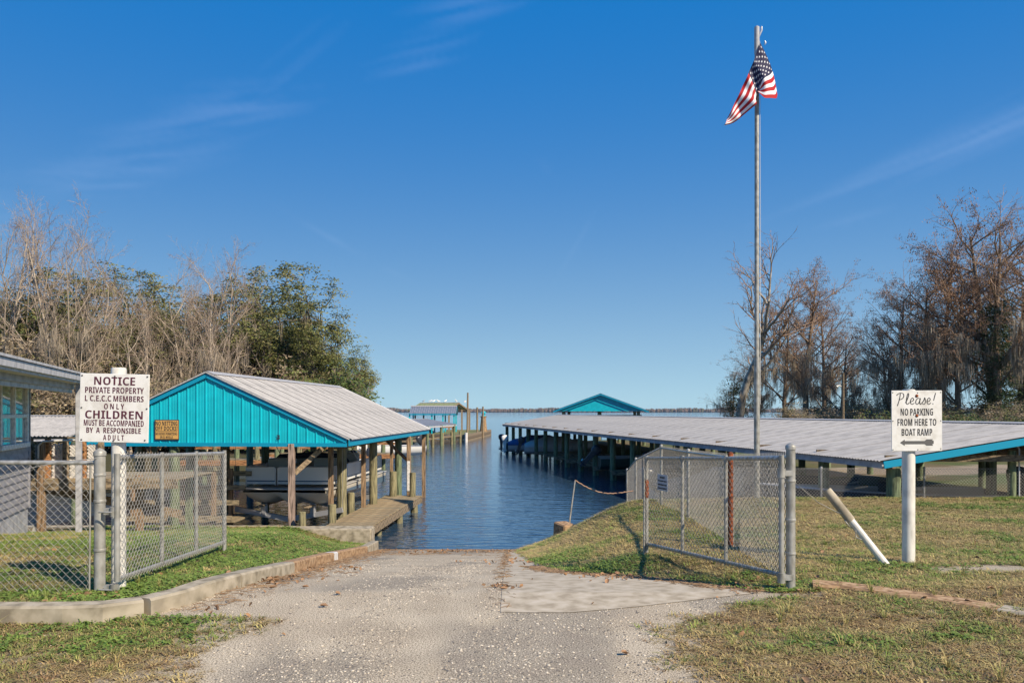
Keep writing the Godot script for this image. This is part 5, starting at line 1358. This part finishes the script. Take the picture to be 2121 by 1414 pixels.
# ---------------------------------------------------------------- trees
func grow(o: Dictionary) -> Dictionary:
	# returns {"wood": MB, "twigs": MB, "tips": [Vector3], "limbs": [Vector3]}
	rng.seed = o.seed
	var wood := MB.new(); var twigs := MB.new()
	var tips := []; var limbs := []
	var todo := [[Vector3.ZERO, Vector3(rng.randf_range(-0.06, 0.06), 1, rng.randf_range(-0.06, 0.06)).normalized(), o.h * o.get("trunk", 0.8), o.r, 0]]
	for s in o.get("stems", 1) - 1:
		var a := rng.randf() * TAU
		todo.append([Vector3(cos(a), 0, sin(a)) * o.r * 0.8, Vector3(cos(a) * 0.35, 1, sin(a) * 0.35).normalized(), o.h * rng.randf_range(0.6, 0.8), o.r * 0.65, 0])
	while todo.size() > 0:
		var q: Array = todo.pop_back()
		var p: Vector3 = q[0]; var d: Vector3 = q[1]; var l: float = q[2]; var r: float = q[3]; var lev: int = q[4]
		var n: int = [9, 6, 4, 2, 1][lev]
		var pts := [p]; var rad := [r * (1.35 if lev == 0 else 1.0)]
		var wig: float = o.get("wig", [0.06, 0.16, 0.2, 0.22, 0.2])[lev]
		var up: float = o.get("up", [0.0, 0.1, 0.08, 0.06, 0.0])[lev]
		for i in n:
			d = (d + Vector3(rng.randfn(), rng.randfn() * 0.6, rng.randfn()) * wig + Vector3.UP * up).normalized()
			p += d * l / n
			pts.append(p); rad.append(r * lerpf(1.0, 0.22, (i + 1.0) / n))
		var target := wood if lev < 2 else twigs
		target.tube(pts, rad, [9, 6, 4, 3, 3][lev], false)
		if lev == 1 or lev == 2:
			for x in pts: limbs.append(x)
		if lev >= o.depth:
			tips.append(pts[-1]); continue
		var kids: int = o.kids[lev]
		var from: float = o.get("from", [0.3, 0.2, 0.15, 0.1])[lev]
		for k in kids:
			var t := from + (1.0 - from) * (k + rng.randf()) / kids
			var f := t * n
			var i := mini(int(f), n - 1)
			var at: Vector3 = pts[i].lerp(pts[i + 1], f - i)
			var dir: Vector3 = (pts[i + 1] - pts[i]).normalized()
			var a := rng.randf() * TAU + k * 2.4
			var sx := dir.cross(Vector3.UP if absf(dir.y) < 0.95 else Vector3.RIGHT).normalized()
			var side := (sx * cos(a) + dir.cross(sx) * sin(a))
			var ang: float = o.get("angle", [0.75, 0.7, 0.7, 0.7])[lev] * rng.randf_range(0.75, 1.25)
			var nd := (dir * cos(ang) + side * sin(ang)).normalized()
			var ratio: float = o.get("ratio", [0.5, 0.42, 0.42, 0.5])[lev] * rng.randf_range(0.7, 1.3)
			if lev == 0: ratio *= lerpf(o.get("low", 1.1), o.get("high", 0.55), (t - from) / (1.0 - from))
			todo.append([at, nd, l * ratio, maxf(r * lerpf(0.62, 0.3, t) * (o.get("limb", 1.0) if lev == 0 else 1.0), o.get("thin", 0.008)), lev + 1])
	return {"wood": wood, "twigs": twigs, "tips": tips, "limbs": limbs}

func leaf_clump(n: int, size: float, spread: float, seed_: int, droop := 0.0) -> ArrayMesh:
	rng.seed = seed_
	var b := MB.new()
	for i in n:
		var c := Vector3(rng.randfn(), rng.randfn() * 0.7, rng.randfn()) * spread * 0.55
		var u := Vector3(rng.randfn(), rng.randfn() * 0.5 - droop, rng.randfn()).normalized() * size * rng.randf_range(0.6, 1.2)
		var w := u.cross(Vector3(rng.randfn(), rng.randfn(), rng.randfn())).normalized() * size * 0.4
		b.quad(c - u, c - w, c + u, c + w)
	return b.mesh()
func moss_strand(seed_: int) -> ArrayMesh:
	rng.seed = seed_
	var b := MB.new()
	for i in 14:
		var a := rng.randf() * TAU
		var o := Vector3(cos(a), 0, sin(a)) * rng.randf_range(0.0, 0.22)
		var l := rng.randf_range(0.3, 1.0)
		var w := Vector3(-sin(a * 2), 0, cos(a * 2)) * rng.randf_range(0.006, 0.014)
		var m := o * 1.1 + Vector3(rng.randfn() * 0.03, -l * 0.5, rng.randfn() * 0.03); var e := o * 0.8 + Vector3(rng.randfn() * 0.05, -l, rng.randfn() * 0.05)
		b.quad(o - w * 0.5, m - w, m + w, o + w * 0.5); b.tri(m - w, e, m + w)
	return b.mesh()

var protos := {}
func tree(kind: String, at: Vector3, s: Vector3, turn: float, label: String, group: String):
	var p: Node3D = protos[kind]
	var o: Node3D
	if p.get_parent() == null:
		o = p; o.name = numbered(p.get_meta("called")); add_child(o)
	else:
		o = p.duplicate(); o.name = numbered(p.get_meta("called")); add_child(o)
	o.position = at; o.scale = s; o.rotation.y = turn
	tag(o, label, "tree", group)
func proto(kind: String, called: String, g: Dictionary, wood: Material, twig: Material) -> Node3D:
	var t := Node3D.new()
	t.set_meta("called", called)
	protos[kind] = t
	part(g.wood, "trunk", wood, t)
	if g.twigs.v.size() > 0: part(g.twigs, "branches", twig, t)
	return t
func scatter(t: Node3D, called: String, m: Mesh, mat_: Material, pts: Array, count: int, jitter: float, smin: float, smax: float, ys: Vector2, cols: Array, lift := 0.0, ymax := 1e9, ymin := -1e9):
	var xf := []; var cs := []
	var tries := 0
	while xf.size() < count and tries < count * 6:
		tries += 1
		var p: Vector3 = pts[rng.randi() % pts.size()] + Vector3(rng.randfn(), rng.randfn() * 0.8, rng.randfn()) * jitter
		if p.y > ymax or p.y < ymin: continue
		var k := rng.randf_range(smin, smax)
		xf.append(Transform3D(Basis(Vector3.UP, rng.randf() * TAU).scaled(Vector3(k, k * rng.randf_range(ys.x, ys.y), k)), p + Vector3.UP * lift))
		var c: Color = cols[rng.randi() % cols.size()]
		cs.append(c * rng.randf_range(0.75, 1.25))
	copies(m, called, mat_, t, xf, cs).set_meta("kind", "stuff")

func trees():
	var clump := leaf_clump(16, 0.13, 0.5, 3)
	var fine := leaf_clump(12, 0.07, 0.42, 4)
	var rusty := leaf_clump(12, 0.05, 0.2, 5, 1.6)
	var moss := moss_strand(6)
	var olive := [Color(0.15, 0.165, 0.045), Color(0.18, 0.185, 0.05), Color(0.11, 0.135, 0.04), Color(0.21, 0.19, 0.07)]
	var mossc := [Color(0.33, 0.28, 0.21), Color(0.38, 0.32, 0.24), Color(0.27, 0.225, 0.165)]
	var red := [Color(0.20, 0.06, 0.04), Color(0.16, 0.09, 0.05)]
	# bare maples: upright forked stems, pale bark
	for k in 4:
		var g := grow({"seed": 100 + k, "h": 14.0, "r": 0.16, "limb": 0.85, "trunk": 0.82, "stems": [1, 1, 2, 2][k], "depth": 4, "kids": [9, 6, 5, 4], "from": [0.22, 0.25, 0.2, 0.15], "angle": [0.62, 0.62, 0.66, 0.7], "ratio": [0.5, 0.42, 0.4, 0.42], "low": 1.15, "high": 0.5, "up": [0.02, 0.10, 0.06, 0.03, 0.02], "thin": 0.007})
		var t := proto("maple%d" % k, "bare_tree", g, M.bark_pale, M.twig_pale)
		rng.seed = 200 + k
		scatter(t, "buds", fine, M.leafy, g.tips, 150, 0.12, 0.25, 0.5, Vector2(0.8, 1.2), red, 0.0, 1e9, 8.5)
		scatter(t, "hanging_moss", moss, M.leafy, g.limbs, 110, 0.15, 0.8, 1.3, Vector2(0.6, 1.5), mossc, 0.0, 7.0, 1.0)
	# live oaks: spreading, leafy, with gaps
	for k in 3:
		var g := grow({"seed": 300 + k, "h": 11.0, "r": 0.42, "trunk": 0.55, "depth": 3, "kids": [12, 8, 6], "from": [0.3, 0.25, 0.15], "angle": [1.0, 0.75, 0.7], "ratio": [0.72, 0.46, 0.42], "low": 0.95, "high": 0.95, "wig": [0.16, 0.24, 0.26, 0.2, 0.2], "up": [0.0, 0.05, 0.04, 0.02, 0.0], "thin": 0.02})
		var t := proto("oak%d" % k, "live_oak", g, M.bark_oak, M.bark_oak)
		rng.seed = 400 + k
		scatter(t, "crown", clump, M.leafy, g.tips, 2500, 0.22, 0.6, 1.1, Vector2(0.55, 0.85), olive)
		scatter(t, "hanging_moss", moss, M.leafy, g.limbs, 260, 0.2, 0.8, 1.5, Vector2(0.7, 1.7), mossc, 0.0, 8.0)
	# bald cypresses: straight boles, upswept limbs, rusty remains of needles
	for k in 3:
		var g := grow({"seed": 500 + k, "h": 16.0, "r": 0.3, "limb": 0.6, "trunk": 0.92, "depth": 4, "kids": [24, 7, 4, 3], "from": [0.22, 0.25, 0.15, 0.1], "angle": [0.9, 0.6, 0.6, 0.6], "ratio": [0.40, 0.42, 0.4, 0.45], "low": 0.95, "high": 0.5, "wig": [0.03, 0.09, 0.15, 0.2, 0.2], "up": [0.05, 0.05, 0.03, 0.0, 0.0], "thin": 0.008})
		var t := proto("cypress%d" % k, "bald_cypress", g, M.bark_brown, M.twig_brown)
		rng.seed = 600 + k
		scatter(t, "needle_clusters", rusty, M.leafy, g.tips, 950, 0.12, 0.7, 1.3, Vector2(1.0, 1.8), [Color(0.24, 0.145, 0.09), Color(0.28, 0.15, 0.08), Color(0.20, 0.135, 0.10)], -0.15, 1e9, 5.0)
		scatter(t, "hanging_moss", moss, M.leafy, g.limbs, 230, 0.2, 0.8, 1.4, Vector2(0.8, 2.0), [Color(0.30, 0.255, 0.19), Color(0.35, 0.30, 0.23), Color(0.23, 0.19, 0.145)], 0.0, 9.0)
	# the same with ivy on its bole
	var gi := grow({"seed": 520, "h": 17.0, "r": 0.34, "limb": 0.6, "trunk": 0.93, "depth": 4, "kids": [22, 7, 4, 3], "from": [0.3, 0.25, 0.15, 0.1], "angle": [0.9, 0.6, 0.6, 0.6], "ratio": [0.40, 0.42, 0.4, 0.45], "low": 0.8, "high": 0.6, "wig": [0.03, 0.09, 0.15, 0.2, 0.2], "up": [0.05, 0.07, 0.03, 0.0, 0.0], "thin": 0.014})
	var ti := proto("ivy", "ivy_cypress", gi, M.bark_brown, M.twig_brown)
	rng.seed = 620
	var bole := []
	for i in 60: bole.append(Vector3(0, 1.0 + i * 0.17, 0))
	scatter(ti, "ivy", clump, M.leafy, bole, 620, 0.55, 0.6, 1.0, Vector2(0.7, 1.1), [Color(0.035, 0.06, 0.02), Color(0.05, 0.08, 0.025)])
	scatter(ti, "hanging_moss", moss, M.leafy, gi.limbs, 200, 0.2, 0.8, 1.4, Vector2(0.8, 2.0), mossc, 0.0, 9.0)
	# sycamore: pale, open, wide
	var gs := grow({"seed": 702, "h": 17.5, "r": 0.38, "trunk": 0.75, "depth": 4, "kids": [9, 7, 5, 4], "from": [0.3, 0.3, 0.2, 0.15], "angle": [0.7, 0.65, 0.65, 0.6], "ratio": [0.55, 0.42, 0.42, 0.4], "low": 1.0, "high": 0.7, "wig": [0.1, 0.16, 0.2, 0.2, 0.2], "up": [0.0, 0.1, 0.06, 0.03, 0.0], "thin": 0.014})
	var tsy := proto("sycamore", "bare_sycamore", gs, M.bark_grey, M.twig_brown)
	rng.seed = 720
	scatter(tsy, "climbing_vine", clump, M.leafy, bole.slice(0, 24), 130, 0.6, 0.6, 0.9, Vector2(0.8, 1.3), [Color(0.16, 0.11, 0.03), Color(0.10, 0.10, 0.03)])
	scatter(tsy, "hanging_moss", moss, M.leafy, gs.limbs, 160, 0.2, 0.9, 1.6, Vector2(0.8, 1.8), mossc, 0.0, 7.0)
	# ---- planting, left shore
	rng.seed = 900
	var G1 := "bare trees on the shore behind the clubhouse"
	var i := 0
	for q in [[15, 50, 14.4], [75, 53, 14.2], [130, 49, 14.6], [205, 50, 12.4], [250, 54, 11.6], [300, 48, 8.6], [345, 51, 9.4], [385, 50, 11.0], [432, 49, 11.8], [478, 51, 12.2], [508, 55, 12.0], [-30, 52, 14.0], [160, 46, 8.0], [270, 45, 7.6], [420, 45, 7.6]]:
		var sc: float = q[2] / 13.2
		tree("maple%d" % (i % 4), P((q[0] - 1060) / 1650.0 * q[1], q[1], 0.6), Vector3(sc * rng.randf_range(0.75, 0.95), sc, sc * 0.85), rng.randf() * TAU, ["leafless tree with pale forked stems and reddish buds on the shore", "leafless pale tree with a single upright stem on the shore", "leafless tree of several pale stems from one root", "leafless twin-stemmed tree with mossy lower limbs"][i % 4], G1)
		i += 1
	var G2 := "live oaks on the shore behind the bare trees"
	i = 0
	for q in [[30, 54, 11.6, 1.05], [130, 57, 11.8, 1.05], [215, 54, 10.6, 1.05], [300, 57, 11.0, 1.05], [385, 54, 10.4, 1.05], [470, 59, 11.4, 1.0], [550, 57, 11.4, 0.95], [-60, 58, 12.0, 1.1]]:
		var sc: float = q[2] / 10.2
		tree("oak%d" % (i % 3), P((q[0] - 1060) / 1650.0 * q[1], q[1], 0.5), Vector3(sc * q[3], sc, sc * q[3]), rng.randf() * TAU, "olive green live oak rising behind the bare trees", G2)
		i += 1
	tree("oak0", P(-14.0, 53, 0.5), Vector3(0.95, 1.12, 0.95), 2.2, "tall olive live oak draped with moss at the end of the tree row", "")
	tree("oak1", P(-11.9, 51, 0.3), Vector3(0.55, 0.72, 0.55), 0.6, "smaller live oak leaning out over the ridge of the turquoise shed", "")
	# understorey
	var sh := grow({"seed": 801, "h": 4.2, "r": 0.07, "trunk": 0.5, "stems": 6, "depth": 3, "kids": [6, 5, 4], "from": [0.1, 0.15, 0.15], "angle": [0.8, 0.7, 0.7], "ratio": [0.7, 0.5, 0.45], "low": 1.1, "high": 0.8, "thin": 0.01})
	var ts := proto("shrub", "brown_shrub", sh, M.bark_brown, M.twig_pale)
	rng.seed = 820
	scatter(ts, "foliage", clump, M.leafy, sh.tips + sh.limbs, 420, 0.25, 0.6, 1.0, Vector2(0.7, 1.2), [Color(0.30, 0.235, 0.155), Color(0.25, 0.20, 0.13), Color(0.16, 0.155, 0.06), Color(0.35, 0.28, 0.18)])
	var tg := proto("greenshrub", "green_shrub", sh, M.bark_brown, M.twig_brown)
	rng.seed = 830
	scatter(tg, "foliage", clump, M.leafy, sh.tips + sh.limbs, 560, 0.25, 0.6, 1.0, Vector2(0.7, 1.1), [Color(0.09, 0.14, 0.03), Color(0.13, 0.16, 0.035), Color(0.06, 0.10, 0.03)])
	rng.seed = 840
	for k in 34:
		var px := -40.0 + k * 20.0 + rng.randf_range(-12, 12)
		var d := rng.randf_range(45.5, 58)
		var s := rng.randf_range(0.8, 1.45)
		tree("shrub", P((px - 1060) / 1650.0 * d, d, 0.6), Vector3(s * 1.1, s, s * 1.1), rng.randf() * TAU, "dry brown shrub in the thicket under the bare trees", "thicket under the bare trees")
	for q in [[585, 47, 1.0], [620, 46, 1.1], [705, 49, 1.1], [560, 50, 0.9]]:
		tree("greenshrub", P((q[0] - 1060) / 1650.0 * q[1], q[1], 0.5), Vector3(q[2], q[2], q[2]), rng.randf() * TAU, "leafy green shrub showing over the ridge of the turquoise shed", "green shrubs behind the turquoise shed")
	# ---- planting, right bank
	tree("sycamore", P(21.6, 76, 0.6), Vector3(1.2, 1.03, 1.2), 1.9, "pale leafless sycamore with open limbs at the edge of the cypresses", "")
	var G3 := "bare cypresses along the bank"
	i = 0
	for q in [[1570, 84, 8.0], [1520, 82, 6.5], [1625, 80, 13.0], [1668, 74, 14.6], [1705, 78, 12.6], [1742, 72, 9.2], [1838, 70, 8.6], [1868, 68, 12.8], [1910, 66, 13.2], [1950, 66, 15.4], [1990, 63, 13.6], [2062, 62, 17.2], [2175, 62, 16.0]]:
		var sc: float = q[2] / 15.2
		tree("cypress%d" % (i % 3), P((q[0] - 1060) / 1650.0 * q[1], q[1], 0.4), Vector3(sc * 1.05, sc, sc * 1.05), rng.randf() * TAU, ["brown leafless cypress hung with grey moss on the bank", "rusty tipped cypress with upswept limbs on the bank", "slender bare cypress in the grove on the bank"][i % 3], G3)
		i += 1
	tree("ivy", P(37.2, 61, 0.4), Vector3(1.05, 1.0, 1.05), 0.4, "dark cypress with its bole smothered in ivy beyond the parking sign", "")
	tree("ivy", P(40.8, 64, 0.4), Vector3(1.0, 0.85, 1.0), 2.4, "ivy-clad cypress at the outer end of the grove", "")
	for k in 26:
		var px := 1610.0 + k * 22.0 + rng.randf_range(-10, 10)
		var d := rng.randf_range(56, 66)
		if px < 1800: d += 8
		var s := rng.randf_range(0.35, 0.6)
		if k % 3 != 0:
			tree("shrub", P((px - 1060) / 1650.0 * d, d, 0.6), Vector3(s * 1.8, s * 1.5, s * 1.8), rng.randf() * TAU, "dry brown shrub growing under the cypresses", "dry shrubs under the cypresses")
			continue
		tree("greenshrub", P((px - 1060) / 1650.0 * d, d, 0.6), Vector3(s * 1.2, s, s * 1.2), rng.randf() * TAU, "low green shrub growing under the cypresses", "shrubs under the cypresses")
	for k in 12:
		tree("greenshrub", P(17.5 + k * 1.5, 40 + k * 0.35, 0.7), Vector3(0.62, 0.5, 0.62), rng.randf() * TAU, "dark green hedge shrub seen beneath the long shed roof", "hedge behind the long shed")

# ---------------------------------------------------------------- main
func _ready():
	var cam := Camera3D.new()
	cam.name = "camera"
	cam.position = Vector3(0, 3.25, 0)
	cam.near = 0.1; cam.far = 9000.0
	cam.set_frustum(0.1 * 1414.0 / 1650.0, Vector2(0, 0.1 * 145.0 / 1650.0), 0.1, 9000.0)
	add_child(cam)
	cam.current = true
	var env := Environment.new()
	env.background_mode = Environment.BG_SKY
	var sm := ProceduralSkyMaterial.new()
	sm.sky_top_color = lin(0.0, 0.14, 0.44)
	sm.sky_horizon_color = lin(0.355, 0.54, 0.625)
	sm.sky_curve = 0.105
	sm.ground_bottom_color = lin(0.10, 0.10, 0.09)
	sm.ground_horizon_color = lin(0.36, 0.50, 0.56)
	sm.sun_angle_max = 12.0
	sm.sky_cover = clouds()
	sm.sky_cover_modulate = Color(1, 1, 1)
	var sky := Sky.new()
	sky.sky_material = sm
	env.sky = sky
	env.tonemap_mode = Environment.TONE_MAPPER_LINEAR
	env.tonemap_exposure = 1.3
	env.sdfgi_enabled = true; env.ssao_enabled = true; env.ssil_enabled = true
	env.fog_enabled = true
	env.fog_density = 0.00006
	env.fog_light_color = Color(0.72, 0.80, 0.88)
	var we := WorldEnvironment.new()
	we.name = "environment"
	we.environment = env
	add_child(we)
	var sun := DirectionalLight3D.new()
	sun.name = "sun"
	sun.light_energy = 1.6
	sun.light_color = Color(1.0, 0.935, 0.835)
	sun.light_angular_distance = 0.5
	sun.shadow_enabled = true
	add_child(sun)
	sun.look_at_from_position(Vector3.ZERO, Vector3(-0.56, -0.64, -0.52))
	nz.seed = 4; nz.frequency = 0.01; nz.fractal_octaves = 3
	nf.seed = 9; nf.frequency = 0.02; nf.fractal_octaves = 4
	make_materials()
	setting()
	fences()
	signs()
	flagpole()
	boat_shed()
	dock()
	deck_boat()
	slip_shed()
	clubhouse()
	far_docks()
	trees()

func clouds() -> ImageTexture:
	# thin cirrus: faint streaks laid over the whole sky
	var w := 2048; var h := 1024
	var img := Image.create(w, h, false, Image.FORMAT_RGBA8)
	img.fill(Color(1, 1, 1, 0))
	var f := FastNoiseLite.new(); f.seed = 3; f.frequency = 0.02; f.fractal_octaves = 4
	rng.seed = 21
	var list := []   # azimuth, elevation, length, thickness, slope, strength (degrees)
	for q in [[-18.5, 20.5, 5, 0.9, 0.15, 0.10], [-21.5, 18.6, 6, 1.1, 0.25, 0.10], [-25, 16.3, 5.5, 1.1, 0.2, 0.09], [-27.5, 14.6, 5, 0.9, 0.1, 0.08], [-15.5, 22.8, 4, 1.2, 0.8, 0.05], [-6.5, 24.0, 4, 0.9, 0.25, 0.10], [-3.0, 27.0, 5, 0.8, 0.2, 0.10], [-12, 11.6, 5, 0.25, -0.5, 0.05], [4.3, 11.5, 2.2, 0.25, 1.6, 0.06], [2.7, 17.0, 1.0, 0.5, -0.8, 0.05], [28, 15.8, 10, 0.8, 0.28, 0.10], [31, 17.2, 8, 0.9, 0.3, 0.09], [23, 12.6, 3, 0.5, 0.2, 0.04]]: list.append(q)
	for k in 60:
		var az := rng.randf_range(40, 320)
		list.append([az if az < 180 else az - 360, rng.randf_range(3, 60), rng.randf_range(4, 12), rng.randf_range(0.5, 1.4), rng.randf_range(-0.2, 0.4), rng.randf_range(0.04, 0.11)])
	for q in list:
		var cx: float = q[0] / 360.0 * w; var cy: float = (0.5 - q[1] / 180.0) * h
		var L: float = q[2] * w / 360.0; var T: float = q[3] * h / 180.0
		var R := int(L * 1.8) + 2
		for y in range(int(cy - L * absf(q[4]) * 1.5 - T * 3), int(cy + L * absf(q[4]) * 1.5 + T * 3) + 1):
			if y < 0 or y >= h: continue
			for x in range(int(cx) - R, int(cx) + R + 1):
				var u := (x - cx) / L
				var vv: float = (y - cy + (x - cx) * q[4]) / T
				var wisp := clampf(0.5 + 1.3 * f.get_noise_2d(x * 1.1 + y * 2.0, (y + x * q[4]) * 9.0), 0, 1)
				var a: float = q[5] * exp(-u * u * 1.6 - vv * vv) * wisp
				if a < 0.003: continue
				var xx := posmod(x, w)
				var old := img.get_pixel(xx, y).a
				img.set_pixel(xx, y, Color(1, 0.98, 0.97, minf(1, old + a * 0.45)))
	return ImageTexture.create_from_image(img)
